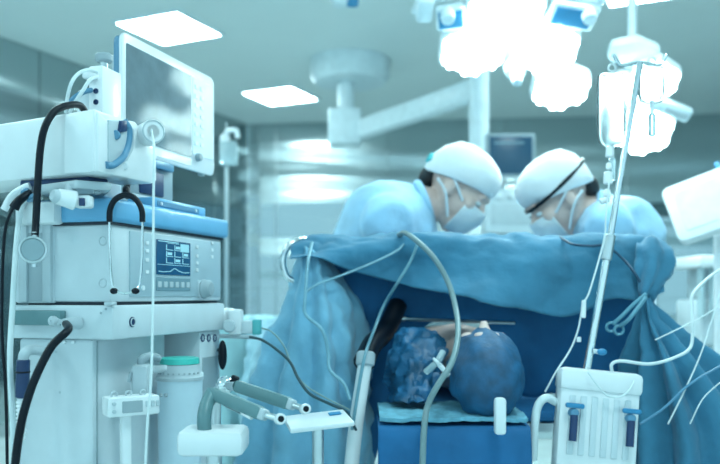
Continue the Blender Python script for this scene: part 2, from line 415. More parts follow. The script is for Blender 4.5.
# ------------------------------------------------------------------ operating table, patient
TX = .36
t = thing('operating_table', 'grey operating table with padded top under the blue drapes', 'table', (TX, 3.0, 0))
MB().box2((TX-.22, 2.7, 0), (TX+.22, 3.6, .12), .03).build('base', satin, t)
MB().box2((TX-.16, 2.8, .1), (TX+.16, 3.2, .6), .02).build('column', satin, t)
MB().box2((TX-.27, 2.32, .58), (TX+.27, 4.0, .63), .01).build('tabletop', satin, t)
MB().box2((.06, 2.05, .59), (.42, 2.33, .63), .008).build('head_section', satin, t)
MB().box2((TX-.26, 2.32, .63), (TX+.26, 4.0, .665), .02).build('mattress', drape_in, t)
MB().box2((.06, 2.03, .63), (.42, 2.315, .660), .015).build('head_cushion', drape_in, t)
# head pad
tag(MB().sheet([[V((x, y, .682+dz)) for x in (.050, .13, .22, .30, .37, .424)] for y, dz in ((2.02, -.004), (2.10, .004), (2.20, 0), (2.30, 0))], 8, 8, .010, .006, 24, 3).build('head_pad', mat('pale_blue_pad', (.16, .42, .54), .8, var=.2, nscale=40, bump=.5, bscale=50)), 'pale blue crumpled pad under the patient head', 'pad')

def skull(mb, H):      # H: head matrix, x lateral, y face, z crown; about .23 tall
    mb.ell((0, -.015, .04), (.076, .098, .085), H); mb.ell((0, .02, -.01), (.066, .078, .085), H)
    mb.ell((0, .045, -.065), (.045, .045, .05), H)                         # jaw
    mb.cap(H @ V((0, .088, .025)), .010, H @ V((0, .112, -.012)), .014)      # nose
    mb.cap(H @ V((-.03, .088, .04)), .012, H @ V((.03, .088, .04)), .012)    # brow
    mb.cap(H @ V((-.018, .088, -.048)), .010, H @ V((.018, .088, -.048)), .010)
    for s in (-1, 1):
        mb.ell((s*.078, -.005, .0), (.010, .022, .034), H)                  # ear
        mb.ell((s*.045, .07, -.01), (.024, .022, .024), H)                  # cheek

pc = P(484, 366, 2.15)
H = mtx(pc, (0, -.90, .30), (1, 0, 0))      # crown to the camera
H = Matrix.Translation(pc) @ Matrix((V((1, 0, 0)), V((0, -.10, .995)), V((0, -.995, -.10)))).transposed().to_4x4()
t = thing('person', 'patient lying under the drapes with head wrapped in a blue cap', 'person', (pc.x, 2.6, .69))
b = MB(); skull(b, H)
nk = H @ V((0, -.02, -.15)); ch = V((pc.x-.02, 2.62, .80))
b.cap(H @ V((0, -.015, -.06)), .055, nk, .052); b.cap(nk, .06, ch, .11)
b.ell(ch+V((0, .1, 0)), (.19, .2, .10)); b.ell(ch+V((0, .42, -.01)), (.17, .24, .095)); b.ell(ch+V((0, .7, -.02)), (.17, .16, .09))
for s in (-1, 1):
    b.cap(ch+V((s*.15, .08, 0)), .05, ch+V((s*.17, .38, -.05)), .04); b.cap(ch+V((s*.17, .38, -.05)), .04, ch+V((s*.17, .62, -.05)), .03)
    b.cap(ch+V((s*.09, .75, -.03)), .08, ch+V((s*.1, 1.15, -.04)), .055)
b.build('body', skin, t, remesh=.010, smooth_it=5)
Hc = H @ Matrix.Translation((0, -.012, .006)) @ Matrix.Diagonal((1.0, 1.17, 1.12, 1))
c = MB(); vs = []; fs = []; n = 36
full = [(.0, .137), (.03, .134), (.06, .122), (.082, .096), (.094, .06), (.099, .025), (.097, -.01), (.092, -.03), (.088, -.03), (.093, -.01)]
for r, zc in full:
    for k in range(n):
        a = 2*math.pi*k/n; wob = 1+.05*math.sin(9*a+zc*40)*(r > .03)
        vs.append((r*math.cos(a)*wob, r*math.sin(a)*wob, zc))
for i in range(len(full)-1):
    for k in range(n): fs.append([i*n+k, i*n+(k+1) % n, (i+1)*n+(k+1) % n, (i+1)*n+k])
c.add(vs, fs, Hc @ Matrix.Translation((0, 0, -.002)) @ Matrix.Rotation(.16, 4, 'X')); c.build('surgical_cap', capblue, t, ang=180)
# pale blue crumpled wrap beside the patient's head
tag(MB().sheet([[P(394, 332, 2.36), P(408, 326, 2.36), P(432, 330, 2.34), P(446, 338, 2.34)],
                [P(390, 352, 2.32), P(408, 350, 2.26), P(430, 352, 2.25), P(444, 360, 2.28)],
                [P(386, 378, 2.32), P(406, 376, 2.18), P(426, 378, 2.18), P(438, 382, 2.22)],
                [P(386, 400, 2.28), P(404, 402, 2.12), P(424, 402, 2.13), P(436, 402, 2.18)]], 12, 12, .005, .018, 13, 8)
    .build('crumpled_sheet', mat('crumpled_blue', (.015, .12, .25), .45, var=.5, nscale=14, bump=.5, bscale=22)), 'crumpled blue plastic sheet beside the patient head', 'sheet')
# breathing tube connector near the patient's face
q = P(437, 362, 2.08)
t = thing('airway_connector', 'small clear white airway connector beside the patient head', 'connector', q)
MB().tube([P(426, 372, 2.10), q, P(443, 352, 2.10)], .009, 12).build('tube_body', clearp, t)
MB().ring(q, V((.6, 0, .6)), .011, .004).build('collar', btn, t)
MB().cyl(q, q+V((.03, -.01, -.035)), .007, n=10).build('side_port', btn, t)

# ------------------------------------------------------------------ screen frame and drape
t = thing('anesthesia_screen_arch', 'polished metal arch frame holding up the blue drape', 'frame', (.36, 2.52, 0))
bar = [P(306, 330, 2.52), P(302, 290, 2.52), P(300, 258, 2.52), P(308, 248, 2.50), P(330, 248, 2.49), P(480, 248, 2.49), P(630, 248, 2.49), P(650, 252, 2.5), P(654, 264, 2.52), P(654, 330, 2.52)]
MB().tube(bar, .012, 12).build('arch_bar', chrome, t)
MB().tube([P(297, 282, 2.42), P(287, 276, 2.42), P(283, 262, 2.42), P(287, 248, 2.42), P(298, 240, 2.44), P(308, 240, 2.48)], .010, 12).build('end_loop', chrome, t)
MB().cyl(P(306, 330, 2.52), V((P(306, 330, 2.52).x, 2.52, 0)), .012).build('leg', chrome, t)
MB().cyl(P(654, 330, 2.52), V((P(654, 330, 2.52).x, 2.52, 0)), .012).build('leg', chrome, t)

t = thing('surgical_drape', 'large blue surgical drape hung over the frame in front of the surgeons', 'drape', (.36, 2.45, .5))
xs = [290, 318, 350, 400, 440, 480, 520, 566, 605, 640, 662]
hem = [256, 258, 270, 283, 293, 301, 306, 317, 301, 297, 288]
top = [244, 237, 236, 235, 236, 237, 236, 237, 236, 237, 242]
def flap_row(f, dy, dep):
    return [P(x, tp+(hm-tp)*f+dy, dep+.05*math.sin(x*.031+f*2)*f) for x, tp, hm in zip(xs, top, hem)]
rows = [flap_row(.30, 0, 2.60), flap_row(.05, -1, 2.56), flap_row(0, -2, 2.49), flap_row(.06, -1, 2.43), flap_row(.3, 0, 2.40), flap_row(.62, 0, 2.39), flap_row(1, 0, 2.36)]
MB().sheet(rows, 8, 7, .004, .013, 6, 1, wave=lambda u, v: .010*math.sin(u*19+v*9)*v).build('front_flap', drape_m, t, ang=180)
# right rolled end of the flap
MB().sheet([[P(640, 238, 2.52), P(655, 238, 2.53), P(668, 246, 2.55), P(674, 262, 2.56)],
            [P(636, 240, 2.40), P(656, 241, 2.37), P(671, 250, 2.40), P(676, 266, 2.46)],
            [P(634, 266, 2.37), P(654, 268, 2.32), P(668, 272, 2.36), P(672, 280, 2.44)],
            [P(636, 290, 2.35), P(648, 292, 2.31), P(658, 290, 2.34), P(660, 290, 2.42)],
            [P(638, 300, 2.36), P(645, 301, 2.34), P(650, 300, 2.36), P(652, 299, 2.40)]], 8, 6, .004, .015, 8, 5,
           wave=lambda u, v: .012*math.sin(u*14+1)*(.3+v*.5)).build('rolled_end', drape_m, t, ang=180)
# back panel behind the flap, the recess shade put into its blue
xb = [318, 360, 420, 480, 540, 600, 650]
xb = [318, 350, 372, 392, 408, 424, 458, 490, 506, 530, 562, 585, 615, 650]
yb = [480, 480, 470, 398, 384, 328, 320, 328, 384, 398, 398, 470, 480, 480]
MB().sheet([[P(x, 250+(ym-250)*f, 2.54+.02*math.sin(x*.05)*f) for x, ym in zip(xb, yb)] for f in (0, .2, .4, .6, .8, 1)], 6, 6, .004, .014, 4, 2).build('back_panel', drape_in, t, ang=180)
# left curtain: outside, front edge, then turning back inwards
rows = [[P(296, 246, 2.50), P(300, 246, 2.40), P(308, 246, 2.38), P(316, 250, 2.40), P(322, 252, 2.47), P(326, 254, 2.56)],
        [P(288, 275, 2.50), P(296, 275, 2.38), P(312, 276, 2.34), P(328, 278, 2.37), P(340, 280, 2.47), P(350, 280, 2.58)],
        [P(280, 305, 2.50), P(290, 306, 2.36), P(312, 308, 2.31), P(336, 310, 2.34), P(356, 312, 2.47), P(372, 314, 2.60)],
        [P(266, 340, 2.48), P(282, 341, 2.33), P(312, 342, 2.27), P(344, 345, 2.31), P(362, 345, 2.46), P(384, 345, 2.60)],
        [P(250, 380, 2.46), P(272, 382, 2.30), P(310, 384, 2.24), P(352, 386, 2.28), P(366, 386, 2.46), P(376, 380, 2.60)],
        [P(236, 430, 2.44), P(262, 430, 2.26), P(308, 430, 2.20), P(358, 430, 2.26), P(368, 430, 2.46), P(374, 420, 2.60)],
        [P(226, 520, 2.44), P(256, 520, 2.24), P(306, 520, 2.18), P(362, 520, 2.24), P(370, 520, 2.46), P(374, 500, 2.60)]]
MB().sheet(rows, 12, 7, .004, .018, 6, 4, wave=lambda u, v: (.004+.030*v)*math.sin(u*34+math.sin(v*3)*1.2)*(1 if u < .62 else .25)).build('side_curtain', drape_l, t, ang=180)
# right curtain gathered under a clip
rows = [[P(637, 297, 2.36), P(642, 298, 2.33), P(648, 298, 2.33), P(652, 297, 2.37)],
        [P(633, 318, 2.40), P(642, 320, 2.33), P(654, 320, 2.31), P(666, 316, 2.38)],
        [P(624, 350, 2.46), P(645, 352, 2.33), P(672, 350, 2.28), P(698, 344, 2.36)],
        [P(612, 390, 2.52), P(645, 392, 2.33), P(690, 390, 2.26), P(735, 372, 2.34)],
        [P(600, 430, 2.54), P(645, 432, 2.33), P(705, 430, 2.24), P(770, 404, 2.32)],
        [P(590, 520, 2.54), P(645, 520, 2.33), P(715, 520, 2.22), P(800, 470, 2.30)]]
MB().sheet(rows, 18, 8, .004, .012, 6, 6, wave=lambda u, v: (.003+.034*min(1, v*1.4))*math.sin(u*30+.6)).build('gathered_curtain', drape_m, t, ang=180)
# clip that gathers the drape, with its loop of tape
tie_m = mat('blue_grey_plastic', (.12, .32, .42), .45)
k = thing('drape_clamp', 'blue-grey clamp pinching the drape together at its gathered corner', 'clamp', P(640, 300, 2.30))
MB().tube([P(646, 294, 2.30), P(634, 304, 2.29), P(622, 316, 2.29), P(613, 324, 2.30)], .006, 8).build('arm', tie_m, k)
MB().tube([P(646, 297, 2.29), P(637, 309, 2.28), P(628, 320, 2.28), P(620, 326, 2.30)], .006, 8).build('arm', tie_m, k)
MB().ring(P(611, 327, 2.30), (0, 1, .2), .013, .004).build('finger_ring', tie_m, k)
MB().ring(P(619, 330, 2.30), (0, 1, .2), .013, .004).build('finger_ring', tie_m, k)
# sheet over the patient behind the frame
tag(MB().sheet([[V((TX-.27, 2.7, .75)), V((TX-.26, 2.7, .92)), V((TX, 2.7, .99)), V((TX+.24, 2.7, .92)), V((TX+.30, 2.7, .75))],
                [V((TX-.27, 3.2, .70)), V((TX-.26, 3.2, .90)), V((TX, 3.2, .95)), V((TX+.24, 3.2, .90)), V((TX+.30, 3.2, .70))],
                [V((TX-.27, 3.9, .68)), V((TX-.26, 3.9, .86)), V((TX, 3.9, .90)), V((TX+.24, 3.9, .86)), V((TX+.29, 3.9, .68))]], 6, 8, .005, .015, 6, 9)
    .build('body_sheet', drape_m), 'blue sheet spread over the patient behind the drape frame', 'sheet')
xc = [.045, .12, .20, .28, .36, .428]
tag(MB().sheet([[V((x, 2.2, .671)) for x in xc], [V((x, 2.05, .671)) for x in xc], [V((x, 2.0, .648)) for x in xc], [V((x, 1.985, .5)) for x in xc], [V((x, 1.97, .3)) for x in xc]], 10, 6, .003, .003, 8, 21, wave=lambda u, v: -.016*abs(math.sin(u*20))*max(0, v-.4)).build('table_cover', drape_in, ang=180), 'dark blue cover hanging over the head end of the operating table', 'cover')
# white post in the recess
t = thing('table_post', 'white slanted support post under the drape at the table corner', 'post', P(352, 470, 2.15))
MB().tube([P(350, 480, 2.12), P(356, 424, 2.14), P(366, 358, 2.2)], .020, 12, 3).build('post', white, t)
MB().tube([P(364, 362, 2.2), P(372, 345, 2.3), P(386, 330, 2.42), P(398, 305, 2.5)], .030, 12).build('recess_dark_tube', black, t)  # black tube put in for the darkness inside the recess
MB().cyl(P(366, 352, 2.2), P(365, 366, 2.19), .026, n=16, bev=.004).build('collar', lgrey, t)
tag(MB().tube([P(400, 319, 2.5), P(430, 320, 2.5), P(480, 322, 2.5), P(515, 323, 2.5)], .005, 8).cyl(P(398, 319, 2.5), P(406, 319, 2.5), .008).build('support_rod', satin), 'thin grey horizontal rod under the drape flap', 'rod')
tag(MB().box(P(500, 416, 1.95), (.028, .03, .09), .008).cyl(P(500, 404, 1.95), P(500, 398, 1.95), .008, .006, 12).build('white_cap_tube', white), 'small white upright cap in front of the patient head', 'cap')

# ------------------------------------------------------------------ surgeons
def surgeon(label, s, Y, hc, up, face, neck, chest, hip, near, far, strap):
    """s: +1 faces right, -1 faces left"""
    up = V(up).normalized(); face = V(face); face = (face-up*face.dot(up)).normalized(); lat = face.cross(up)
    H = Matrix.Translation(hc) @ Matrix((lat, face, up)).transposed().to_4x4() @ Matrix.Scale(1.17, 4)
    t = thing('person', label, 'person', (hip.x, hip.y, 0))
    b = MB(); skull(b, H)
    b.cap(H @ V((0, -.02, -.05)), .056, neck, .062)
    b.cap(neck, .08, chest, .13); b.cap(chest, .14, hip, .11)
    sh = []
    for q in (near, far):
        b.cap(chest*.35+neck*.65, .09, q, .065)
        el = q+V((s*.06, .06, -.17)); wr = V((TX-s*.14, q.y-(q.y-Y)*.5+.14, 1.10)); b.cap(q, .055, el, .042); b.cap(el, .042, wr, .03)
        ha = wr+V((s*.06, .02, -.02)); b.cap(wr, .03, ha, .032)
        for f in range(4):
            k0 = ha+V((s*.02, -.025+.017*f, .0)); k1 = k0+V((s*.035, 0, -.012)); k2 = k1+V((s*.018, 0, -.028)); b.cap(k0, .0095, k1, .009, 8); b.cap(k1, .009, k2, .008, 8)
        k0 = wr+V((s*.03, -.03, 0)); k1 = k0+V((s*.03, -.018, -.02)); b.cap(k0, .011, k1, .010, 8); b.cap(k1, .010, k1+V((s*.025, .004, -.015)), .009, 8)
        sh.append((q, el, wr))
    for dy in (-.075, .075):
        kn = V((hip.x+s*.02, hip.y+dy, .48)); an = V((hip.x, hip.y+dy, .09))
        b.cap(hip+V((0, dy*.6, -.03)), .075, kn, .055); b.cap(kn, .055, an, .04); b.cap(an+V((-s*.03, 0, -.05)), .04, an+V((s*.14, 0, -.055)), .034)
    b.build('body', skin, t, remesh=.0085, smooth_it=4)
    g = MB()
    g.cap(neck+V((-s*.03, 0, -.03)), .10, chest, .18); g.cap(chest, .18, hip, .135)
    for q, el, wr in sh:
        g.cap(neck*.5+chest*.5+V((0, 0, .0)), .12, q, .092); g.cap(q, .088, el, .07); g.cap(el, .07, wr*.85+el*.15, .045)
    g.cap(hip, .135, V((hip.x, hip.y, .5)), .14); g.cap(V((hip.x, hip.y, .6)), .14, V((hip.x, hip.y, .45)), .15)
    for v in g.v:
        n = noise.noise(v*7)*.018+(.3-abs(noise.noise(v*9+V((4, 0, 2)))))*.035
        v += (v-(chest if v.z > hip.z else V((hip.x, hip.y, v.z)))).normalized()*n
    go = g.build('gown', gownm, t, remesh=.013, smooth_it=3)
    col = MB().ring(neck+V((s*.015, 0, .015)), (H @ V((0, 0, 0))-neck), .075, .016, 32, 8).build('collar', gownm, go)
    # cap: shell over the crown with a rolled rim
    c = MB(); n = 36; vs = []; fs = []
    pr = [(.0, .158), (.035, .154), (.07, .140), (.096, .112), (.107, .080), (.108, .050), (.103, .026), (.097, .022), (.098, .050)]
    for r, zc in pr:
        for k in range(n):
            a = 2*math.pi*k/n; w = 1+.03*math.sin(5*a+zc*30)*(r > .03); tilt = -.030*math.sin(a)*(1-zc/.16) if zc < .12 else 0
            vs.append((r*.90*math.cos(a)*w, r*1.12*math.sin(a)*w-.016, zc-.0+tilt*-1))
    for i in range(len(pr)-1):
        for k in range(n): fs.append([i*n+k, i*n+(k+1) % n, (i+1)*n+(k+1) % n, (i+1)*n+k])
    c.add(vs, fs, H); cp = c.build('surgical_cap', capcloth, t, ang=180)
    MB().ell((0, -.105, -.005), (.055, .03, .045), H).build('hair', hair, t)
    if not strap:
        MB().tube([H @ V((-.03, -.128, .02)), H @ V((0, -.14, .035)), H @ V((.03, -.13, .05)), H @ V((.05, -.115, .03))], .014, 8).build('cap_tie', mat('teal_tie', (.05, .42, .45), .7), cp)
    # mask
    m = MB(); rows = []
    for fz, wd, dep in ((.0, .050, .118), (-.025, .062, .120), (-.055, .062, .112), (-.085, .052, .095), (-.105, .035, .072)):
        rows.append([H @ V((math.sin(a)*wd*1.15, dep*math.cos(a)**.8-.0+(.02 if abs(a) > 1 else 0), fz)) for a in (-1.25, -.8, -.4, 0, .4, .8, 1.25)])
    m.sheet(rows, 4, 4, .004, .002, 30).build('face_mask', maskcloth, t, ang=180)
    sx = strap
    for sd in (-1, 1):
        mk = MB().tube([H @ V((sd*.066, .055, -.01)), H @ V((sd*.085, .01, .02)), H @ V((sd*.085, -.04, .045))], .005, 6); mk.build('mask_tie', maskcloth, t)
        mk = MB().tube([H @ V((sd*.058, .045, -.075)), H @ V((sd*.084, 0, -.02)), H @ V((sd*.08, -.05, .0))], .005, 6); mk.build('mask_tie', maskcloth, t)
        MB().ell((sd*.031, .088, .012), (.014, .010, .008), H, 12, 8).build('eye', mat('eye_white', (.7, .75, .78), .2), t)
    if strap: MB().tube([H @ V((.098*math.sin(a)*.97, .119*math.cos(a)-.016, .045-.02*math.cos(a)+.01)) for a in [2*math.pi*k/16 for k in range(16)]], .007, 8, 2, True).build('head_strap', strap, t)
    return t, H
Yl = 2.95
surgeon('surgeon in a white cap and pale blue gown bending forward over the table', 1, Yl,
        P(456, 194, Yl), (.60, -.10, .78), (.74, -.36, -.57), P(420, 207, Yl), P(390, 228, Yl+.02), V((P(338, 300, Yl).x, Yl+.05, .93)),
        P(386, 222, Yl-.17), P(396, 212, Yl+.20), None)
Yr = 2.95
surgeon('surgeon in a white cap with a black head strap bending over beside the infusion pole', -1, Yr,
        P(560, 203, Yr), (-.57, -.05, .82), (-.80, -.12, -.57), P(594, 216, Yr+.02), P(614, 242, Yr+.04), V((P(624, 300, Yr).x, Yr+.08, .93)),
        P(608, 228, Yr-.15), P(600, 214, Yr+.22), black)

# ------------------------------------------------------------------ anaesthesia machine (local x: along the right face away, y: along the left face to the left)
MA = Matrix.Translation((-.529, 1.70, 0)) @ Matrix.Rotation(math.atan2(.958, .287), 4, 'Z'); MAi = MA.inverted()
def ray(px, py, axis, val, Mi):
    o = Mi @ V((0, 0, CAMZ)); d = (Mi.to_3x3() @ (P(px, py, 1)-V((0, 0, CAMZ)))); s = (val-o[axis])/d[axis]; return o+d*s
def onR(px, py, b=0.): return ray(px, py, 1, b, MAi)
def onL(px, py, a=0.): return ray(px, py, 0, a, MAi)
AM = thing('anesthesia_machine', 'white anaesthesia machine with sky blue top and small ventilator display', 'medical machine', MA.translation, math.atan2(.958, .287))
A = lambda: MB(MA)
FL = .515; SD = .165
ZB, ZG, ZC, ZD = 1.206, 1.156, .982, .905
A().box2((0, 0, ZG-.004), (FL, SD+.02, ZC+.003), .006).build('ventilator_housing', offwhite, AM)
cp = A().box2((-.012, -.014, ZG), (FL+.022, SD+.05, ZB), .010, seg=3).build('top_cap', bluecap, AM)
A().box2((-.004, -.004, ZG-.006), (FL+.006, SD+.03, ZG+.002)).build('shadow_gap', dark, AM)
A().box2((.006, .006, ZC-.006), (FL-.01, SD+.05, ZC+.004)).build('seam', dark, AM)
dr = A().box2((-.012, -.012, ZD), (FL, .25, ZC-.004), .006).build('drawer_unit', offwhite, AM)
p = onR(132, 322, -.012); Mk = MA @ mtx(p, (0, -1, 0))
lk = MB(Mk).lathe([(.0115, -.004), (.0115, .002), (.009, .003), (.0, .003)], 20).build('lock', navy, dr); MB(Mk).ring((0, 0, .003), (0, 0, 1), .0085, .0014).build('lock_ring', lgrey, dr)
p = onR(101+13, 304, -.012); A().box((-.014, -.008, ZC), (.022, .018, .008), .002).build('latch', lgrey, dr)
for q in ((101, 313), (106, 309)):
    p = onL(*q, -.012); MB(MA @ mtx(p, (-1, 0, 0))).lathe([(.0028, -.002), (.0028, .001), (0, .0015)], 10).build('screw', greyp, dr)
# front panel of the ventilator
a0 = onR(129, 262).x; a1 = onR(218, 262).x
fp = A().box2((a0, -.0035, ZC+.014), (FL-.008, .001, ZG-.014), .002).build('control_panel', mat('panel_face', (.40, .52, .58), .4, var=.02), AM)
def rect_on(px0, py0, px1, py1, b):
    p = onR(px0, py0, b); q = onR(px1, py1, b); return p, q
s0 = onR(156, 239, -.004); s1 = onR(190, 276, -.004)
dsp = A().box2((s0.x, -.0060, s1.z), (s1.x, -.003, s0.z), .0015, seg=1).build('display', lcd_blue, fp)
w = s1.x-s0.x; h = s0.z-s1.z
g = A()
def gr(u0, v0, u1, v1): g.box2((s0.x+u0*w, -.0066, s0.z-v1*h), (s0.x+u1*w, -.0058, s0.z-v0*h))
gr(.04, .03, .62, .055); gr(.30, .07, .64, .085); gr(.68, .06, .94, .3)
for r_ in range(3):
    for c_ in range(3):
        u = .26+.24*c_; v = .12+.19*r_; gr(u, v, u+.02, v+.15); gr(u, v+.14, u+.2, v+.16)
        if (r_+c_) % 2: gr(u+.04, v+.03, u+.17, v+.11)
gr(.02, .70, .98, .715)
for i in range(24):
    x = .05+.9*i/24; y = .90-.10*math.exp(-((x-.5)/.12)**2)-.02*math.sin(x*30)*.3; gr(x, y, x+.038, y+.022)
g.build('display_graphics', lcd_light, dsp)
q0 = onR(156, 277, -.004); q1 = onR(190, 291, -.004)
kb = A().box2((q0.x, -.0055, q1.z), (q1.x, -.003, q0.z), .001, seg=1).build('key_strip', lcd_grey, fp)
for i in range(6):
    x = q0.x+(q1.x-q0.x)*(i+.5)/6; A().box2((x-.008, -.0068, q1.z+.008), (x+.008, -.005, q0.z-.010), .001, seg=1).build('key', lgrey, fp)
for i, (px, ys) in enumerate(((197, (247, 256, 263, 270)), (147, (243, 251, 260, 272)), (212, (243, 250, 257)))):
    for py in ys:
        p = onR(px, py, -.004); A().box((p.x, -.0045, p.z), (.013, .003, .0085), .001, seg=1).build('button', btn, fp)
p = onR(204, 289, -.004)
A().box((p.x+.005, -.004, p.z), (.075, .004, .046), .002, seg=1).build('dial_plate', lgrey, fp)
kn = MB(MA @ mtx((p.x-.006, -.004, p.z), (0, -1, 0))).lathe([(.025, 0), (.025, .006), (.021, .010), (.019, .022), (.016, .025), (0, .026)], 28).build('dial_knob', greyp, fp)
for q in ((103, 241), (103, 283)):
    p = onL(*q, 0.0); MB(MA @ mtx(p, (-1, 0, 0))).ring((0, 0, .0005), (0, 0, 1), .009, .0012).build('round_emboss', lgrey, AM)
p = onR(143, 288, -.004); MB(MA @ mtx(p, (0, -1, 0))).lathe([(.006, -.001), (.006, .002), (0, .002)], 14).build('button', btn, fp)
# lower cabinet with recess
lo = A().box2((.0, .045, .16), (.30, .235, ZD), .008).build('lower_cabinet', offwhite, AM)
A().box2((.29, .16, .16), (FL, .235, ZD), .006).build('recess_back', offwhite, AM)
A().box2((.012, .043, .20), (.016, .047, ZD-.004)).build('panel_seam', greyp, AM)
a2 = onR(200, 350).x
po = A().box2((a2, .0, .16), (FL-.003, .17, ZD), .006).build('side_post', offwhite, AM)
for px in (202.5, 208.5, 214.5):
    p = onR(px, 338, 0); Mk = MA @ mtx((p.x, -.0005, p.z), (0, -1, 0))
    MB(Mk).ring((0, 0, 0), (0, 0, 1), .0085, .0022).build('gauge_ring', navy, po); MB(Mk).lathe([(.0075, -.002), (.0075, .0008), (0, .0012)], 16).build('gauge_face', greyp, po)
p = onR(201, 358, 0); q = onR(218, 395, 0)
A().box2((p.x+.006, -.002, q.z-.1), (q.x-.004, .003, p.z), .001, seg=1).build('post_panel', greyp, po)
A().box2((-.05, -.06, .07), (FL+.05, .30, .17), .02).build('base', lgrey, AM)
for x in (-.01, FL+.01):
    for y in (-.02, .26):
        cs = MB(MA @ Matrix.Translation((x, y, .035)) @ Matrix.Rotation(math.pi/2, 4, 'X')).lathe([(.02, -.014), (.035, -.012), (.035, .012), (.02, .014)], 20).build('caster', black, AM)
        A().cyl((x, y, .035), (x, y, .09), .009, n=10).build('caster_stem', satin, AM)
for q, r_ in (((56, 352), .0022), ((60, 392), .003), ((101, 335), .002)):
    p = onL(*q, -.0); MB(MA @ mtx((p.x, p.y, p.z), (-1, 0, 0))).lathe([(r_, -.003), (r_, .001), (0, .0015)], 10).build('screw', lgrey, AM)
for i in range(3):
    p = onL(56+9*i, 342, 0); MB(MA @ mtx((0, p.y, p.z), (-1, 0, 0))).lathe([(.004, -.004), (.004, .004), (.002, .005), (0, .005)], 12).build('indicator', btn, AM)
# left channel column beside the housing
y0 = onL(47, 260, -.02).y; y1 = onL(23, 260, -.02).y
A().box2((-.005, y0-.004, ZC), (.10, y1+.035, ZG+.04), .006).build('channel_column', offwhite, AM)
A().box2((-.012, y0-.002, ZC+.002), (.0, y0+.020, ZG+.0), .003).build('channel_lip', lgrey, AM)
A().box2((-.012, y1-.002, ZC+.002), (.0, y1+.020, ZG+.0), .003).build('channel_lip', lgrey, AM)
A().box2((-.0065, y0+.018, ZC+.004), (-.003, y1, ZG-.02), .001).build('channel_back', greyp, AM)
A().box2((-.035, y0-.03, ZG-.004), (.02, y1+.01, ZG+.045), .01).build('column_head', white, AM)
# rail with knob
p0 = onL(13, 320, -.03); p1_ = onL(61, 320, -.03)
rl = A().box2((-.034, p1_.y, ZD+.030), (-.012, p0.y, ZD+.062), .003).build('accessory_rail', teal_grey, AM)
p = onL(54, 321, -.034); MB(MA @ mtx((p.x, p.y, p.z), (-1, 0, 0))).lathe([(.011, -.002), (.011, .006), (.008, .010), (.003, .011), (0, .008)], 18).build('rail_knob', lgrey, rl)
# hose port and black hose
hp = onL(79, 323, -.012)
A().cyl((-.012, hp.y, hp.z), (-.055, hp.y+.005, hp.z), .014, .011, 16, .002).build('hose_port', lgrey, AM)
A().cyl((-.012, hp.y+.04, hp.z+.003), (-.035, hp.y+.04, hp.z+.003), .010, .010, 14, .002).build('hose_port', lgrey, AM)
hw = MA @ V((-.05, hp.y+.004, hp.z))
hz = MB().tube([hw, P(68, 330, 1.60), P(52, 346, 1.57), P(38, 372, 1.55), P(28, 398, 1.54), P(20, 430, 1.54), P(14, 480, 1.55), P(12, 560, 1.58)], .0082, 12).build('breathing_hose', black)
tag(hz, 'thick black hose curving down from the machine drawer port', 'hose')

# white pivot block at the cap
k = thing('cable_box', 'slim blue box lying on the sky blue machine top', 'device', MA @ V((.25, .04, ZB)))
MB(MA).box2((.19, .012, ZB+.001), (.45, .085, ZB+.026), .004).build('case', bluecap, k)
MB(MA).box2((.205, .010, ZB+.006), (.41, .0125, ZB+.019), .001, seg=1).build('front_plate', bluestrip, k)
for x in (.22, .39): MB(MA).lathe([(.004, 0), (.004, .003), (0, .004)], 10, mtx((x, .0105, ZB+.0125), (0, -1, 0))).build('screw', btn, k)

# ------------------------------------------------------------------ patient monitor
um = V((.312, .950, 0)).normalized(); nm_ = V((.950, -.312, 0)).normalized(); 
M0 = V((-.5805, 1.95, 0))
MM = Matrix((( um.x, -nm_.x, 0, M0.x), (um.y, -nm_.y, 0, M0.y), (0, 0, 1, 0), (0, 0, 0, 1))); MMi = MM.inverted()
onM = lambda px, py, b=0.: ray(px, py, 1, b, MMi)
PM = thing('patient_monitor', 'white patient monitor with dark glossy screen on top of the machine', 'monitor', M0+V((.1, .1, ZB)), 0)
mw, mz0, mz1 = .466, 1.354, 1.646
B_ = lambda: MB(MM)
poly = [(0, 0), (mw, 0), (mw, 0), (0, 0)]
def rrect(x0, z0, x1, z1, r, n=5):
    out = []
    for cx, cz, a0_ in ((x1-r, z0+r, -90), (x1-r, z1-r, 0), (x0+r, z1-r, 90), (x0+r, z0+r, 180)):
        for k_ in range(n+1):
            a = math.radians(a0_+90*k_/n); out.append((cx+r*math.cos(a), cz+r*math.sin(a)))
    return out
MX = MM @ Matrix(((1, 0, 0, 0), (0, 0, 1, 0), (0, 1, 0, 0), (0, 0, 0, 1)))   # local (x, z, depth)
MB(MX).prism(rrect(0, mz0, mw, mz1, .022), .0, .010, .004).build('front_bezel', white, PM)
MB(MX).prism(rrect(.004, mz0+.004, mw-.004, mz1-.004, .02), .008, .028, .004).build('back_shell', bluestrip, PM)
MB(MX).prism(rrect(.05, mz0+.03, mw-.05, mz1-.03, .02), .026, .07, .01).build('rear_hump', lgrey, PM)
a = onM(127, 60, -.001); 
sx0 = onM(126, 100).x; sx1 = onM(191, 110).x; zt = mz1-.026; zb = mz0+.036
MB(MX).prism(rrect(sx0, zb, sx1, zt, .003, 2), -.0015, .004, 0).build('screen', screen_mon, PM)
MB(MX).prism(rrect(sx1+.008, zb+.01, mw-.016, zt, .004, 2), -.0012, .004, 0).build('button_column', mat('pale_keypad', (.62, .74, .80), .4, var=.02), PM)
for i in range(7):
    for j in range(2):
        x = sx1+.020+j*.031+.008; zc = zt-.025-i*.027
        MB(MX).prism(rrect(x-.009, zc-.006, x+.009, zc+.006, .002, 2), -.0030, .0, 0).build('button', btn, PM)
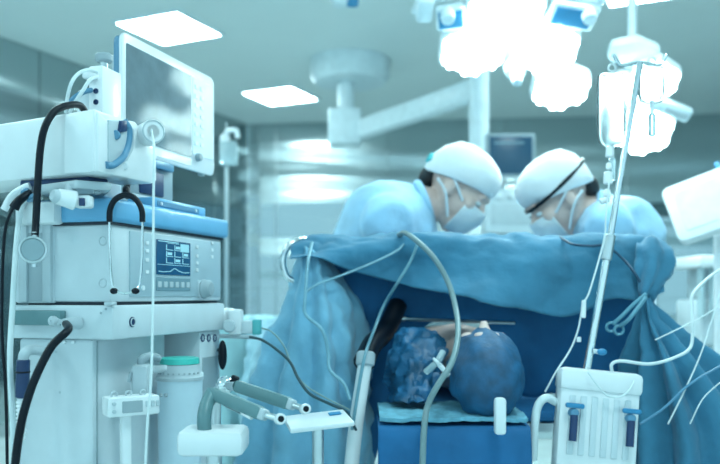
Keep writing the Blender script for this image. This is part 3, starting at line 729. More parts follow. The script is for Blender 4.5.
p = onM(197, 158, 0); MB(MM @ mtx((p.x, -.0, p.z+.002), (0, -1, 0))).lathe([(.012, 0), (.011, .012), (.009, .014), (0, .0145)], 20).build('rotary_knob', greyp, PM)
MB(MX).prism(rrect(.11, mz0+.010, .33, mz0+.030, .003, 2), -.0012, .004, 0).build('lower_strip', white, PM)
B_().box2((.40, .004, mz0-.006), (.417, .02, mz0+.004), .002).build('foot', greyp, PM)
# neck and swivel foot
nb = onM(158, 180, .03)
ne = B_().box2((.07, .012, ZB+.045), (.26, .062, mz0+.01), .012).build('neck', greyp, PM)
B_().box2((.05, -.004, mz0-.022), (.235, .012, mz0+.0), .004).build('under_tray', bluestrip, PM)
B_().box2((.09, .006, ZB+.055), (.20, .016, mz0-.03), .004).build('neck_recess', navy, ne)
B_().prism([(.05, .0), (.22, .0), (.25, .03), (.22, .07), (.06, .07)], ZB+.001, ZB+.05, .008).build('swivel_foot', lgrey, PM)

# ------------------------------------------------------------------ module rack left of the monitor
R0 = P(104, 86, 1.86)
t = thing('module_rack', 'white sensor module rack with two dark ports behind the monitor edge', 'module rack', V((R0.x, R0.y, ZB)))
Mr = Matrix.Translation((R0.x, R0.y, 0)) @ Matrix.Rotation(math.atan2(.958, .287), 4, 'Z')
MB(Mr).box2((-.03, -.016, ZB+.02), (.05, .022, P(100, 66, 1.84).z), .006).build('rack_body', white, t)
MB(Mr).box2((-.025, .018, ZB+.02), (.05, .055, P(100, 88, 1.84).z), .006).build('rack_step', offwhite, t)
for py in (91, 102):
    z = P(101, py, 1.83).z; MB(Mr).lathe([(.0062, 0), (.0062, .003), (.004, .004), (.0035, .001), (0, .001)], 14, mtx((-.030, .0, z), (-1, 0, 0))).build('port', navy, t)
z = P(100, 66, 1.84).z
MB(Mr).cyl((0, 0, z-.002), (0, 0, z+.014), .009, n=14).build('knob_stem', satin, t)
MB(Mr).cyl((0, 0, z+.014), (0, 0, z+.034), .020, n=18, bev=.004).build('clamp_knob', greyp, t)
MB(Mr).box((-.038, .008, P(96, 76, 1.83).z), (.03, .03, .02), .005).build('plug', white, t)
MB().tube([P(97, 72, 1.79), P(88, 70, 1.77), P(78, 74, 1.75), P(71, 84, 1.74), P(67, 100, 1.76), P(66, 112, 1.80)], .0042, 8).build('cable', cable_w, t)
MB().tube([P(97, 77, 1.79), P(90, 80, 1.76), P(82, 92, 1.75), P(74, 104, 1.76), P(70, 112, 1.80)], .0042, 8).build('cable', cable_w, t)
MB().tube([P(93, 90, 1.84), P(84, 92, 1.82), P(74, 98, 1.80), P(66, 108, 1.82)], .006, 8).build('blue_cable', bluestrip, t)

# ------------------------------------------------------------------ white boom box with clip end
N_ = V((-.532, 1.60)); ul = V((-.87, .49)).normalized(); ur = V((.33, .944))
bz0 = P(90, 172, 1.6).z; bz1 = P(90, 108, 1.6).z
t = thing('boom_housing', 'long white boom housing with rounded clip end over the machine', 'boom', V((N_.x, N_.y, bz0)))
A1 = N_; A2 = N_+ur*.12; A3 = A2+ul*.75+ur*.02; A4 = N_+ul*.75
MB().prism([tuple(A1), tuple(A2), tuple(A3), tuple(A4)], bz0, bz1, .008).build('housing', white, t)
# sloped end block beyond the clip
def E(px, py, dY=0.): # a point on the end face
    o = V((0, 0, CAMZ)); d = P(px, py, 1)-o; n = V((ur.y, -ur.x, 0)); s = (V((N_.x, N_.y, 0))-o).dot(n)/d.dot(n); return o+d*(s+dY)
Me = Matrix(((ur.x, 0, -ur.y, N_.x), (ur.y, 0, ur.x, N_.y), (0, 1, 0, 0), (0, 0, 0, 1)))   # local x along end face, y up, z into the body
Mei = Me.inverted()
poly = [(Mei @ E(*q)).xy for q in ((96, 111), (104, 119), (133, 121), (137, 126), (154, 128), (155, 182), (150, 184), (96, 172))]
MB(Me).prism([tuple(p) for p in poly], -.006, .08, .006).build('end_block', white, t)
cl = [(Mei @ E(*q)).xy for q in ((105, 120), (121, 121), (131, 130), (130, 150), (124, 161), (112, 168), (105, 165))]
MB(Me).prism([tuple(p) for p in cl], -.010, .0, .003).build('clip_plate', lgrey, t)
MB().tube([E(124, 121, -.012), E(129, 130, -.016), E(128, 145, -.018), E(123, 157, -.018), E(113, 165, -.016), E(106, 165, -.012)], .0075, 10).build('clip_lever', bluestrip, t)
q = [(Mei @ E(*p)).xy for p in ((115, 121), (121, 121), (121, 132), (113, 133))]
MB(Me).prism([tuple(p) for p in q], -.016, -.004, .002).build('lever_gap', navy, t)
MB().cyl(E(115, 135, .0), E(115, 135, -.018), .012, .010, 14, .002).build('lever_knob', bluestrip, t)
MB().cyl(E(124, 166, .0), E(124, 166, -.012), .009, .009, 14, .002).build('pivot', btn, t)
# bottom bracket under the boom
bk = MB(); zb0 = bz0
Bm = [P(36, 176, 1.66), P(60, 181, 1.64), P(98, 176, 1.60), P(128, 186, 1.68)]
MB().prism([(P(34, 180, 1.70)).xy[:], P(75, 185, 1.62).xy[:], P(112, 182, 1.66).xy[:], P(102, 182, 1.80).xy[:], P(60, 182, 1.84).xy[:]], bz0-.030, bz0-.012, .006).build('bracket_plate', lgrey, t)
MB().cyl(P(84, 176, 1.68), P(84, 190, 1.68), .012, n=14).build('bracket_boss', lgrey, t)
MB().prism([(P(20, 176, 1.72)).xy[:], P(88, 174, 1.66).xy[:], P(108, 178, 1.70).xy[:], P(100, 178, 1.80).xy[:], P(30, 178, 1.84).xy[:]], bz0-.014, bz0-.0, .003).build('bracket_gap', navy, t)
MB().cyl(P(97, 188, 1.66), P(97, 193, 1.655), .006, n=10).build('screw', greyp, t)
# clamp tube
k = thing('sensor_handle', 'white cylindrical sensor clamped under the boom housing', 'sensor', P(64, 200, 1.62))
MB().cyl(P(56, 196, 1.61), P(76, 201, 1.63), .016, .020, 18, .003).build('barrel', white, k)
MB().cyl(P(52, 195, 1.60), P(58, 197, 1.61), .013, .015, 18, .003).build('end_cap', lgrey, k)
MB().box(P(84, 202, 1.64), (.035, .03, .026), .006).build('head', white, k)
MB().box(P(82, 202, 1.62), (.012, .004, .016), .001, seg=1).build('dark_mark', navy, k)
MB().cyl(P(70, 186, 1.64), P(70, 198, 1.63), .010, n=12).build('hanger', lgrey, k)
# tape-like ring on the end of the boom
rc = E(150, 133, -.045); ax = V((ur.y, -ur.x, 0))*.75+V((-.2, -.5, 0))
k = thing('hose_ring', 'thick white ring bracket on the end of the boom', 'ring', rc-V((0, 0, .03)))
Mk = mtx(rc, ax)
MB(Mk).lathe([(.014, .022), (.023, .022), (.026, .016), (.026, -.022), (.023, -.026), (.014, -.026), (.014, .022)], 28).build('ring_body', white, k)
MB(Mk).ring((0, 0, .023), (0, 0, 1), .0235, .0016).build('ring_edge', lgrey, k)
MB(Mk).box((0, 0, 0), (.028, .006, .03), .001).build('spoke', white, k)
MB().cyl(rc-ax.normalized()*.02, rc-ax.normalized()*.045, .014, n=16).build('stub', white, k)
tag(MB().tube([rc+V((.006, -.012, .006)), P(154, 150, 1.60), P(153.5, 200, 1.59), P(153, 300, 1.58), P(151, 380, 1.56), P(147, 430, 1.55), P(143, 520, 1.54)], .0026, 8).build('hanging_string', cable_w), 'thin white cord hanging straight down from the ring bracket', 'cord')

# ------------------------------------------------------------------ stethoscope
t = thing('stethoscope', 'black and steel stethoscope draped over the boom housing', 'stethoscope', P(34, 262, 1.60))
MB().tube([P(35, 236, 1.60), P(36, 220, 1.61), P(38, 180, 1.62), P(40.5, 148, 1.62), P(45, 127, 1.62), P(54, 112, 1.635), P(66, 106, 1.66), P(80, 105.5, 1.70), V((-.588, 1.74, 1.388)), V((-.565, 1.80, 1.386)), V((-.545, 1.862, 1.36)), V((-.543, 1.866, 1.30)), V((-.542, 1.862, 1.245)), V((-.532, 1.83, 1.226)), V((-.508, 1.74, 1.225)), P(126, 189, 1.68), P(126, 194, 1.67)], .0074, 12).build('tubing', black, t)
cc = P(33, 250, 1.59); Mk = mtx(cc, V((.32, -.95, .05)))
ch_ = MB(Mk).lathe([(.0, -.014), (.012, -.014), (.018, -.008), (.026, -.004), (.0275, .002), (.0265, .008), (.023, .009), (.022, .007), (0, .006)], 32).build('chest_piece', satin, t)
MB(Mk).lathe([(.0225, .0065), (.0215, .0082), (0, .0088)], 28).build('diaphragm', mat('diaphragm', (.26, .36, .40), .35), ch_)
MB().cyl(P(34.5, 262, 1.60), P(34.5, 267, 1.60), .006, n=10).build('stem_clip', satin, t)
MB().cyl(P(34.8, 232, 1.60), P(34.5, 242, 1.60), .0058, n=12).build('stem', satin, t)
ys = 1.66
MB().tube([P(109.5, 222, ys), P(110, 210, ys), P(114, 201, ys), P(120, 196.5, ys), P(126, 195, ys), P(132, 196.5, ys), P(138, 202, ys), P(142, 211, ys), P(142.5, 222, ys)], .0062, 10).build('spring_yoke', black, t)
for sx, x0, x1, xe in ((1, 109.5, 110, 113), (-1, 142.5, 142, 136)):
    MB().tube([P(x0, 221, ys), P(x1-.5*sx, 240, ys-.003), P(x1+.2*sx, 262, ys-.006), P(x1+1.5*sx, 278, ys-.01), P(x1+3.5*sx, 287, ys-.012), P(118.5 if sx > 0 else 132, 292, ys-.014), P(124.6 if sx > 0 else 125, 293.5, ys-.015)], .0026, 8).build('binaural_tube', chrome, t)
    MB().ell(P(114 if sx > 0 else 135.5, 291, ys-.014), (.0085, .006, .0065)).build('ear_tip', black, t)

# ------------------------------------------------------------------ left edge fittings
k = thing('valve_clip', 'black and white clip valve hanging left of the stethoscope', 'valve', P(20, 206, 1.66))
MB().tube([P(14, 208, 1.66), P(18, 202, 1.66), P(25, 196, 1.67), P(30, 192, 1.68)], lambda s: .011-.004*s, 10).build('grip', black, k)
MB().cyl(P(24, 190, 1.68), P(32, 200, 1.68), .010, n=14, bev=.002).build('collar', bluestrip, k)
MB().tube([P(30, 186, 1.70), P(24, 188, 1.70), P(12, 196, 1.70), P(4, 210, 1.70)], .008, 10).build('branch', white, k)
tag(MB().tube([P(26, 195, 1.72), P(20, 215, 1.71), P(16, 250, 1.70), P(13, 300, 1.69), P(10, 360, 1.68), P(13, 430, 1.68), P(14, 520, 1.68)], .0062, 10).build('clear_hose', cable_w), 'white hose running down the left side of the machine', 'hose')
tag(MB().tube([P(14, 206, 1.75), P(6, 226, 1.75), P(3, 260, 1.75), P(2, 330, 1.76), P(6, 400, 1.76), P(8, 520, 1.76)], .0035, 10).build('side_cable', black), 'black cable behind the white hose left of the machine', 'cable')
k = thing('suction_valve', 'pale elbow pipe with a navy cylinder beside the machine cabinet', 'valve', P(24, 400, 1.66))
MB().tube([P(44, 351, 1.70), P(32, 350, 1.68), P(25, 353, 1.66), P(23, 362, 1.66)], .011, 12).build('elbow', lgrey, k)
MB().cyl(P(22, 398, 1.66), P(23.5, 359, 1.66), .0135, .0135, 18, .003).build('cylinder', navy, k)
MB().ring(P(22.6, 372, 1.66), (0, 0, 1), .0135, .002).build('cylinder_band', black, k)
sp = MB()
for i in range(9): sp.ring(P(21.5, 402+i*4, 1.66), (0, 0, 1), .0085, .0028, 16, 6)
sp.cyl(P(21.5, 398, 1.66), P(21.5, 440, 1.66), .0085).build('ribbed_tail', white, k)

# ------------------------------------------------------------------ things in the recess of the machine
cc = P(180, 400, 1.93); z1 = P(180, 378, 1.93).z
k = thing('suction_canister', 'white cylindrical canister with mint green lid in the machine recess', 'canister', V((cc.x, cc.y, z1-.22)))
T_ = Matrix.Translation((cc.x, cc.y, 0))
MB(T_).lathe([(.040, z1-.22), (.050, z1-.215), (.054, z1), (.050, z1+.002), (0, z1+.002)], 32).build('jar', mat('milky_jar', (.60, .74, .82), .3, var=.03), k)
MB(T_).lathe([(.056, z1-.004), (.057, z1+.004), (.052, z1+.010), (.048, z1+.034), (0, z1+.034)], 32).build('collar', lgrey, k)
MB(T_).lathe([(.040, z1+.034), (.047, z1+.035), (.046, z1+.048), (.040, z1+.050), (0, z1+.050)], 32).build('lid', green, k)
for i in range(10):
    an = math.radians(-150+i*14); MB(T_).lathe([(.0022, 0), (.0022, .003), (0, .003)], 8, mtx((.051*math.cos(an), .051*math.sin(an), z1+.014), (math.cos(an), math.sin(an), .1))).build('stud', greyp, k)
MB().cyl(P(153, 370, 1.90), P(168, 368, 1.89), .010, .008, 14, .002).build('inlet_port', btn, k)
MB().cyl(P(199, 376, 1.93), P(203, 376, 1.93), .010, n=14).build('side_nut', btn, k)
for i in range(2): MB().cyl(P(161+i*5, 394, 1.875), P(161+i*5, 396.5, 1.872), .004, n=8).build('jar_peg', greyp, k)
k = thing('absorber', 'grey box-shaped absorber standing beside the canister in the recess', 'absorber', P(144, 400, 1.78))
MB().prism([P(131, 380, 1.74).xy[:], P(147, 380, 1.73).xy[:], P(152, 380, 1.80).xy[:], P(136, 380, 1.84).xy[:]], P(140, 400, 1.76).z, P(140, 365, 1.76).z, .006).build('body', lgrey, k)
MB().tube([P(141, 366, 1.78), P(142, 359, 1.78), P(150, 356, 1.80), P(158, 358, 1.84)], .009, 10).build('top_pipe', greyp, k)
MB().cyl(P(129, 382, 1.74), P(131, 372, 1.74), .004).build('hinge', greyp, k)
k = thing('gas_module', 'small white module with grey display mounted low on the machine', 'module', P(130, 415, 1.72))
Mg = mtx(P(131, 405, 1.67), (0, 0, 1), (.80, .50, .0))
MB(Mg).box((0, 0, 0), (.108, .05, .040), .005).build('case', white, k)
MB(Mg).box((-.004, -.026, .0), (.042, .003, .024), .001, seg=1).build('display', greyp, k)
for i in range(3): MB(Mg).box((.027+.011*i, -.026, .004), (.008, .003, .012), .001, seg=1).build('button', lgrey, k)
for i in range(2): MB(Mg).lathe([(.004, 0), (.004, .004), (0, .005)], 10, mtx((-.042, -.025, -.008+.016*i), (0, -1, 0))).build('knob', lgrey, k)
for i in range(3): MB(Mg).ring((-.035+.03*i, 0, .024), (0, 1, 0), .006, .002, 14, 6).build('top_loop', lgrey, k)
MB(Mg).box2((-.02, -.006, -.20), (.0, .016, -.018), .003).build('bracket', white, k)
MB(Mg).box2((-.03, .016, -.20), (.05, .07, -.17), .003).build('bracket_foot', lgrey, k)

# ------------------------------------------------------------------ connector at the right side of the machine
k = thing('flow_sensor', 'white flow sensor with teal plug beside the machine drawer', 'sensor', P(238, 335, 2.2))
MB().cyl(P(226.5, 318, 2.22), P(231, 319, 2.2), .030, .030, 20, .004).build('flange', white, k)
MB().box(P(236, 322, 2.2), (.036, .05, .07), .008).build('body', white, k)
MB().cyl(P(229, 326, 2.15), P(229, 326, 2.13), .018, .016, 18, .002).build('dial', lgrey, k)
MB().box(P(248, 327, 2.2), (.03, .035, .036), .004).build('coupling', offwhite, k)
MB().box(P(257, 327, 2.2), (.022, .038, .042), .003).build('teal_plug', tealblock, k)
MB().cyl(P(219, 336, 2.2), P(252, 337, 2.18), .006, n=10).build('lower_pipe', lgrey, k)
tag(MB().tube([P(250, 337, 2.17), P(262, 340, 2.12), P(276, 349, 2.08), P(290, 362, 2.05), P(298, 378, 2.03), P(310, 394, 2.02), P(330, 404, 2.04), P(346, 412, 2.06), P(356, 430, 2.1)], .0038, 8).build('dark_cable', mat('dark_teal_cable', (.03, .08, .10), .45)), 'dark thin cable running from the flow sensor towards the drape', 'cable')
tag(MB().tube([P(262, 328, 2.18), P(272, 332, 2.14), P(284, 346, 2.12), P(292, 366, 2.10), P(304, 384, 2.08), P(326, 398, 2.06), P(350, 410, 2.08)], .0022, 8).build('grey_cable', cable_g), 'thin grey cable running from the teal plug along the drape', 'cable')
tag(MB().ell(P(222.5, 355, 2.15), (.012, .014, .040)).cyl(P(222, 350, 2.15), P(219, 350, 2.17), .006).build('breathing_bag', black), 'black rubber bulb behind the machine side post', 'bulb')

def holder(name, label, a, b, c, rr):
    k = thing(name, label, 'support arm', a)
    d = (b-a).normalized()
    MB(mtx(a, (0, 0, 1) if abs(d.z) < .9 else (0, 1, 0), d)).box2((0, -.011, -.014), ((b-a).length, .011, .014), .004)
    M_ = mtx((a+b)/2, d, (0, -1, .1)); L_ = (b-a).length
    MB(M_).box((0, 0, 0), (.030, .026, L_), .006).build('arm_body', teal_grey, k)
    MB(M_).box((.0, 0, L_/2), (.024, .022, .02), .004).build('arm_joint', lgrey, k)
    MB().cyl(b, c, .007, .006, 12).build('rod', satin, k)
    f = (V((.25, -.95, .15))).normalized()
    MB(mtx(c, f)).lathe([(.005, .012), (.0095, .012), (.011, .009), (.011, -.010), (.0085, -.012), (.005, -.012), (.005, .012)], 20).build('end_socket', white, k)
    MB(mtx(c, f)).lathe([(.0062, -.004), (.0062, .0126), (0, .0126)], 14).build('bore_dark_plug', black, k)  # black plug stands in for the dark of the socket hole
    return k
k1 = holder('tube_holder', 'grey-green tube holder arm reaching furthest towards the drape', P(237, 386, 1.72), P(290, 404, 1.66), P(305, 409, 1.64), .01)
k2 = holder('tube_holder', 'grey-green tube holder arm with looped base beside the canister', P(212, 393, 1.62), P(262, 414, 1.56), P(280, 419, 1.54), .01)
MB().tube([P(213, 392, 1.62), P(207, 404, 1.60), P(204, 420, 1.58), P(206, 440, 1.58)], .014, 10).build('base_loop', teal_grey, k2)
MB().tube([P(226, 404, 1.60), P(238, 410, 1.58), P(252, 417, 1.56)], .006, 8).build('inner_rod', chrome, k2)
MB().box(P(214, 440, 1.60), (.13, .10, .05), .012).build('base_block', white, k2)
MB().cyl(P(214, 450, 1.60), V((P(214, 450, 1.6).x, 1.6, .2)), .016, n=14).build('stand', satin, k2)
MB().cyl(V((P(214, 450, 1.6).x, 1.6, .0)), V((P(214, 450, 1.6).x, 1.6, .2)), .12, .02, n=24).build('stand_foot', lgrey, k2)
MB().cyl(P(237, 386, 1.72), P(222, 384, 1.76), .012, n=12).build('wrist', chrome, k1)
MB().ell(P(225, 385, 1.75), (.022, .018, .020)).build('ball_joint', chrome, k1)
MB().cyl(P(233, 384, 1.73), P(236, 376, 1.73), .009, n=12, bev=.002).build('lock_screw', black, k1)
MB().tube([P(222, 386, 1.76), P(216, 400, 1.78), P(216, 460, 1.78)], .012, 10).build('upright', satin, k1)
MB().cyl(V((P(216, 460, 1.78).x, 1.78, 0)), P(216, 455, 1.78), .012, n=12).build('stand', satin, k1)

# folded white paper on a tray left of the recess post
k = thing('instrument_tray', 'small white tray with a blue mark beside the drape curtain', 'tray', P(325, 425, 1.9))
MB(mtx(P(318, 421, 1.88), (-.05, -.12, 1), (1, .25, 0))).box((0, 0, 0), (.15, .12, .012), .004).build('tray', white, k)
MB(mtx(P(318, 421, 1.88), (-.05, -.12, 1), (1, .25, 0))).box((.045, .02, .008), (.03, .02, .003), .001, seg=1).build('blue_mark', lamp_blue, k)
MB().cyl(V((P(318, 430, 1.88).x, 1.9, .0)), P(318, 424, 1.9), .014, n=12).build('stand', satin, k)

# ------------------------------------------------------------------ pale covered table left of the drape
zt = P(250, 319, 3.1).z
k = thing('instrument_table', 'instrument table under a pale green sheet behind the machine', 'table', (-.64, 3.3, 0))
for x in (-.85, -.42):
    for y in (3.05, 3.6): MB().cyl((x, y, 0), (x, y, zt-.03), .015, n=10).build('leg', satin, k)
MB().box2((-.95, 2.95, zt-.04), (-.34, 3.7, zt-.012), .005).build('tabletop', satin, k)
X0, X1 = -.98, -.30
MB().sheet([[V((x, 3.72, zt)) for x in (X0, -.82, -.64, -.47, X1)], [V((x, 3.4, zt)) for x in (X0, -.82, -.64, -.47, X1)], [V((x, 2.96, zt)) for x in (X0, -.82, -.64, -.47, X1)],
            [V((x, 2.92, zt-.03)) for x in (X0, -.82, -.64, -.47, X1)], [V((x, 2.90, zt-.3)) for x in (X0, -.82, -.64, -.47, X1)], [V((x, 2.86, zt-.6)) for x in (X0, -.82, -.64, -.47, X1)]],
           12, 6, .004, .012, 6, 12, wave=lambda u, v: .018*math.sin(u*40)*max(0, v-.5)*2).build('cover_sheet', sheet_m, k, ang=180)
tag(MB().sheet([[P(246, 318, 2.9), P(262, 316, 2.9), P(280, 318, 2.9)], [P(244, 350, 2.82), P(262, 346, 2.78), P(284, 350, 2.8)], [P(240, 390, 2.8), P(256, 388, 2.74), P(276, 392, 2.78)], [P(238, 470, 2.8), P(256, 470, 2.74), P(280, 470, 2.78)]],
                8, 8, .005, .02, 8, 14, wave=lambda u, v: .015*math.sin(u*16)*v).build('folded_towel', mat('pale_blue_towel', (.45, .70, .80), .85, bump=.3, bscale=30), ang=180), 'pale blue folded cloth hanging from the instrument table edge', 'cloth')

# ------------------------------------------------------------------ bottle with hook behind the monitor
c = P(229, 150, 4.3)
k = thing('wall_dispenser', 'white bottle with hooked valve on a rod behind the patient monitor', 'bottle', c-V((0, 0, .09)))
MB(Matrix.Translation(c)).box((0, 0, -.02), (.095, .07, .13), .012).build('reservoir', clearp, k)
MB(Matrix.Translation(c)).box((-.02, 0, .035), (.05, .05, .09), .01).build('neck', white, k)
MB().tube([c+V((-.02, 0, .08)), c+V((0, -.01, .10)), c+V((.04, -.02, .10)), c+V((.05, -.02, .06))], .014, 10).build('valve', white, k)
MB().cyl(c+V((-.015, 0, .07)), c+V((-.015, 0, .15)), .004, n=8).build('pin', satin, k)
MB().cyl(V((c.x-.02, c.y+.04, 0)), c+V((-.02, .04, .05)), .012, n=10).build('stand_rod', satin, k)
MB().cyl(V((c.x-.02, c.y+.04, 0)), V((c.x-.02, c.y+.04, .04)), .16, .03, n=24).build('stand_foot', lgrey, k)

# ------------------------------------------------------------------ infusion pole with manifold plate and bags
pb = P(587, 372, 2.12); pt = P(640, 62, 2.12); dr_ = (pt-pb).normalized(); foot = pb+dr_*(-pb.z/dr_.z)
k = thing('infusion_pole', 'leaning polished steel infusion pole in front of the drape', 'pole', foot)
mid = pb+dr_*.32
MB().cyl(foot+V((0, 0, .03)), mid, .0105, n=16).build('lower_tube', chrome, k)
MB().cyl(mid, pt, .0085, n=14).build('upper_tube', chrome, k)
MB().cyl(mid-dr_*.02, mid+dr_*.05, .014, n=16, bev=.003).build('clamp_collar', satin, k)
kq = P(599, 352, 2.10); MB().cyl(P(594, 351, 2.11), kq, .006, n=10).build('knob_stem', btn, k); MB().ell(P(602, 352, 2.09), (.013, .009, .009)).build('blue_knob', lamp_blue, k)
for i in range(5):
    an = 2*math.pi*i/5; MB().tube([foot+V((0, 0, .06)), foot+V((.15*math.cos(an), .15*math.sin(an), .05)), foot+V((.28*math.cos(an), .28*math.sin(an), .02))], .014, 8).build('base_leg', satin, k)
MB().tube([pt+V((-.07, 0, .02)), pt+V((-.05, 0, -.008)), pt, pt+V((.05, 0, -.008)), pt+V((.07, 0, .02))], .005, 8).build('hook_bar', chrome, k)
k = thing('pump_manifold', 'white boxy infusion manifold with blue taps clamped on the pole', 'infusion pump', P(596, 440, 2.08))
Mp = mtx(P(596, 415, 2.06), V((.10, .12, 1)), V((1, -.02, -.10)))
MB(Mp).box((0, 0, -.02), (.205, .06, .27), .012).build('case', white, k)
MB(Mp).box((0, -.004, .085), (.212, .07, .055), .012).build('top_lip', white, k)
for i in range(6): MB(Mp).box((-.07+.028*i, -.032, -.03), (.016, .008, .15), .003).build('rib', offwhite, k)
for x in (-.068, .075):
    tp = MB(Mp).cyl((x, -.03, .0), (x, -.055, .0), .013, .011, 14, .002).build('tap_body', bluestrip, k)
    MB(Mp).box((x, -.05, .018), (.048, .014, .013), .005).build('tap_handle', lamp_blue, tp)
    MB(Mp).cyl((x, -.048, -.07), (x, -.048, -.005), .010, n=12).build('tap_barrel', navy, tp)
MB().tube([P(556, 402, 2.07), P(546, 398, 2.05), P(538, 406, 2.05), P(535, 424, 2.05), P(533, 460, 2.05)], .011, 10).build('side_hose', cable_w, k)
def bag(label, px, py, Y, w, h, m):
    c = P(px, py, Y); k = thing('infusion_bag', label, 'infusion bag', c-V((0, 0, h/2)))
    MB(Matrix.Translation(c)).sheet([[V((-w/2*s, -.002, zz*h)), V((-w/4*s, -d, zz*h)), V((w/4*s, -d, zz*h)), V((w/2*s, -.002, zz*h))] for zz, s, d in ((.5, .6, .002), (.44, .95, .012), (.2, 1, .022), (-.15, 1, .026), (-.4, .9, .018), (-.5, .4, .003))], 5, 5, .003)\
        .sheet([[V((-w/2*s, .002, zz*h)), V((-w/4*s, d, zz*h)), V((w/4*s, d, zz*h)), V((w/2*s, .002, zz*h))] for zz, s, d in ((.5, .6, .002), (.44, .95, .012), (.2, 1, .022), (-.15, 1, .026), (-.4, .9, .018), (-.5, .4, .003))], 5, 5, .003).build('pouch', m, k, ang=180)
    MB().cyl(c+V((0, 0, -h/2-.03)), c+V((0, 0, -h/2+.006)), .006, n=10).build('spout', btn, k)
    MB().ring(c+V((0, 0, h/2+.012)), (0, 1, 0), .010, .0028, 16, 6).build('hang_loop', btn, k)
    dcz = c+V((0, 0, -h/2-.03))
    MB().cyl(dcz-V((0, 0, .06)), dcz, .010, .010, 14, .003).build('drip_chamber', clearp, k)
    return dcz-V((0, 0, .06))
bagm = mat('clear_bag_film', (.86, .95, .97), .12, trans=.9, var=.06, nscale=30)
e1 = bag('tall clear infusion bag hanging left of the pole top', 612, 110, 2.14, .075, .20, bagm)
e2 = bag('short clear infusion bag hanging right of the pole top', 652, 84, 2.14, .07, .10, bagm)
MB().cyl(P(607, 196, 2.12), P(610, 150, 2.13), .011, .008, 12, .002)
tag(MB().tube([e1, P(610, 176, 2.12), P(606, 215, 2.10), P(604, 240, 2.10), P(590, 290, 2.09), P(583, 305, 2.09), P(578, 330, 2.1), P(570, 350, 2.1), P(556, 372, 2.08), P(545, 392, 2.08)], .0026, 8).build('drip_line', cable_w), 'thin clear drip line beside the leaning pole', 'tube')
k = thing('line_connector', 'white injection port on the drip line beside the pole', 'connector', P(583, 312, 2.09))
MB().cyl(P(583, 318, 2.09), P(584, 300, 2.09), .0075, .006, 12, .002).build('port_body', white, k)
MB().cyl(P(579, 342, 2.09), P(579, 337, 2.09), .006, .006, 10, .001).build('end_nut', btn, k)
k = thing('drip_valve', 'white valve string on the drip line beside the surgeon head', 'valve', P(607, 196, 2.13))
for py, r_, h_ in ((152, .011, .03), (166, .008, .018), (178, .013, .034), (193, .010, .022)):
    c = P(608+(178-py)*.06, py, 2.125); MB().cyl(c-V((0, 0, h_/2)), c+V((0, 0, h_/2)), r_, r_*.85, 14, .003).build('valve_body', white, k)
MB().cyl(P(600, 202, 2.12), P(609, 199, 2.12), .009, .008, 12, .002).build('side_arm', white, k)

# ------------------------------------------------------------------ lines draped over the screen
tag(MB().tube([P(398, 236, 2.46), P(405, 233, 2.38), P(418, 242, 2.31), P(434, 258, 2.28), P(448, 282, 2.26), P(456, 310, 2.20), P(458, 335, 2.08), P(452, 362, 1.99), P(438, 385, 1.96), P(428, 405, 1.97), P(424, 430, 1.94), P(422, 480, 1.92)], .0078, 12).build('grey_hose', mat('grey_hose', (.20, .30, .32), .4)), 'thick grey hose looping over the drape edge down past the patient', 'hose')
tag(MB().tube([P(418, 243, 2.36), P(410, 262, 2.33), P(398, 282, 2.31), P(384, 305, 2.36), P(374, 330, 2.30), P(366, 352, 2.16), P(360, 380, 2.12), P(352, 430, 2.1)], .0045, 8).build('thin_grey_line', mat('blue_grey_line', (.16, .34, .42), .4)), 'thin blue-grey line slanting from the grey hose to the white post', 'tube')
tag(MB().tube([P(312, 243, 2.36), P(308, 262, 2.28), P(305, 300, 2.23), P(306, 315, 2.22), P(322, 330, 2.19), P(328, 352, 2.2), P(330, 370, 2.18), P(344, 384, 2.16), P(350, 400, 2.14)], .0048, 10).build('pale_curtain_line', mat('pale_blue_line', (.22, .44, .54), .4)), 'pale blue tube running down the left drape curtain', 'tube')
tag(MB().tube([P(306, 292, 2.28), P(318, 284, 2.29), P(340, 276, 2.33), P(370, 264, 2.36), P(395, 252, 2.38), P(404, 244, 2.39)], .0035, 8).build('cross_line', mat('pale_blue_line', (.22, .44, .54), .4)), 'pale tube crossing the drape flap from the curtain to the grey hose', 'tube')
tag(MB().tube([P(560, 237, 2.46), P(572, 244, 2.34), P(590, 246, 2.33), P(606, 246, 2.32), P(622, 258, 2.30), P(634, 272, 2.26), P(640, 282, 2.25)], .004, 8).build('navy_cord', mat('navy_cord', (.01, .06, .12), .5)), 'dark navy cord lying along the drape flap behind the pole', 'cord')
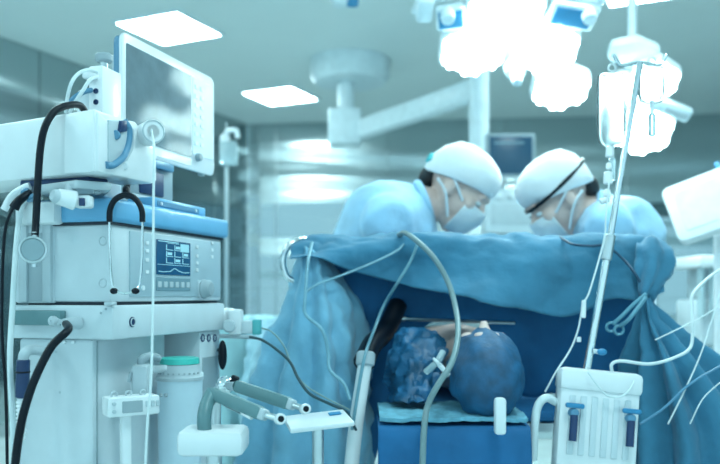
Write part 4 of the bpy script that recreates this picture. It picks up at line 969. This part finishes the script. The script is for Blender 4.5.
for i, (pts, r_, lb) in enumerate((
    ([(612, 372, 2.06), (612, 364, 2.05), (622, 361, 2.06), (650, 364, 2.08), (676, 357, 2.1), (691, 346, 2.12), (692, 320, 2.14), (692, 296, 2.16), (706, 280, 2.2), (722, 268, 2.22)], .0058, 'thick white tube bent from the manifold up past the gathered curtain'),
    ([(588, 372, 2.02), (598, 386, 2.015), (608, 396, 2.01), (622, 396, 2.01), (632, 386, 2.02), (634, 374, 2.05)], .003, 'white tube looping across the manifold front'),
    ([(655, 340, 2.14), (676, 330, 2.12), (700, 318, 2.12), (722, 304, 2.14)], .0024, 'fine white line crossing the curtain below the clamp'),
    ([(668, 424, 2.08), (684, 392, 2.1), (700, 356, 2.12), (712, 320, 2.14), (724, 280, 2.16)], .0028, 'fine white line rising steeply across the right curtain'),
    ([(640, 424, 2.08), (664, 408, 2.08), (690, 384, 2.1), (724, 364, 2.12)], .0045, 'dark blue line crossing the foot of the right curtain'),
    ([(690, 424, 2.08), (702, 400, 2.08), (716, 386, 2.1), (724, 380, 2.12)], .0024, 'short fine white line at the foot of the right curtain'))):
    tag(MB().tube([P(*p) for p in pts], r_*.75, 8).build('infusion_line', cable_w if 'dark' not in lb else bluestrip), lb, 'tube')

# ------------------------------------------------------------------ equipment right of the drape
c = P(706, 208, 3.3)
k = thing('equipment_monitor', 'white tilted monitor head on a stand right of the drape', 'monitor', c-V((0, 0, .2)))
Mm = mtx(c, V((-.5, -.8, .3)), V((.8, -.45, .35)))
MB(Mm).prism(rrect(-.14, -.12, .20, .14, .03), -.03, .03, .008).build('casing', white, k)
MB(Mm).prism(rrect(-.10, -.08, .17, .10, .01), .028, .033, 0).build('screen', mat('pale_white_screen', (.70, .82, .88), .3), k)  # screen in one plain pale colour, without emission
MB(Mm).box((.10, .15, .0), (.02, .06, .02), .004).build('blue_tab', lamp_blue, k)
MB().cyl(V((c.x+.10, c.y+.08, .05)), V((c.x+.10, c.y+.08, c.z-.05)), .03, n=16).build('stand', white, k)
MB().cyl(V((c.x+.10, c.y+.08, .0)), V((c.x+.10, c.y+.08, .06)), .22, .05, n=24).build('stand_foot', lgrey, k)
c = P(712, 285, 3.85)
k = thing('equipment_cart', 'white equipment cart with pale shelf and jars right of the drape', 'cart', V((c.x+.1, c.y, 0)))
MB().box2((c.x-.10, c.y-.1, P(0, 268, 3.85).z), (c.x+.5, c.y+.3, P(0, 256, 3.85).z), .012).build('shelf', white, k)
MB().box2((c.x-.06, c.y-.02, P(0, 345, 3.85).z), (c.x+.5, c.y+.3, P(0, 300, 3.85).z), .02).build('drawer_body', offwhite, k)
MB().box2((c.x+.0, c.y+.1, P(0, 300, 3.85).z), (c.x+.5, c.y+.3, P(0, 268, 3.85).z), .01).build('back_panel', lgrey, k)
for i, x in enumerate((-.07, -.015, .05)): MB().cyl((c.x+x, c.y-.04, P(0, 318-4*i, 3.85).z), (c.x+x, c.y-.04, P(0, 268, 3.85).z), .018, n=14, bev=.004).build('hanging_jar', clearp, k)
for x in (-.04, .46):
    for y in (.02, .26): MB().cyl((c.x+x, c.y+y, 0), (c.x+x, c.y+y, P(0, 340, 3.85).z), .02, n=12).build('leg', satin, k)
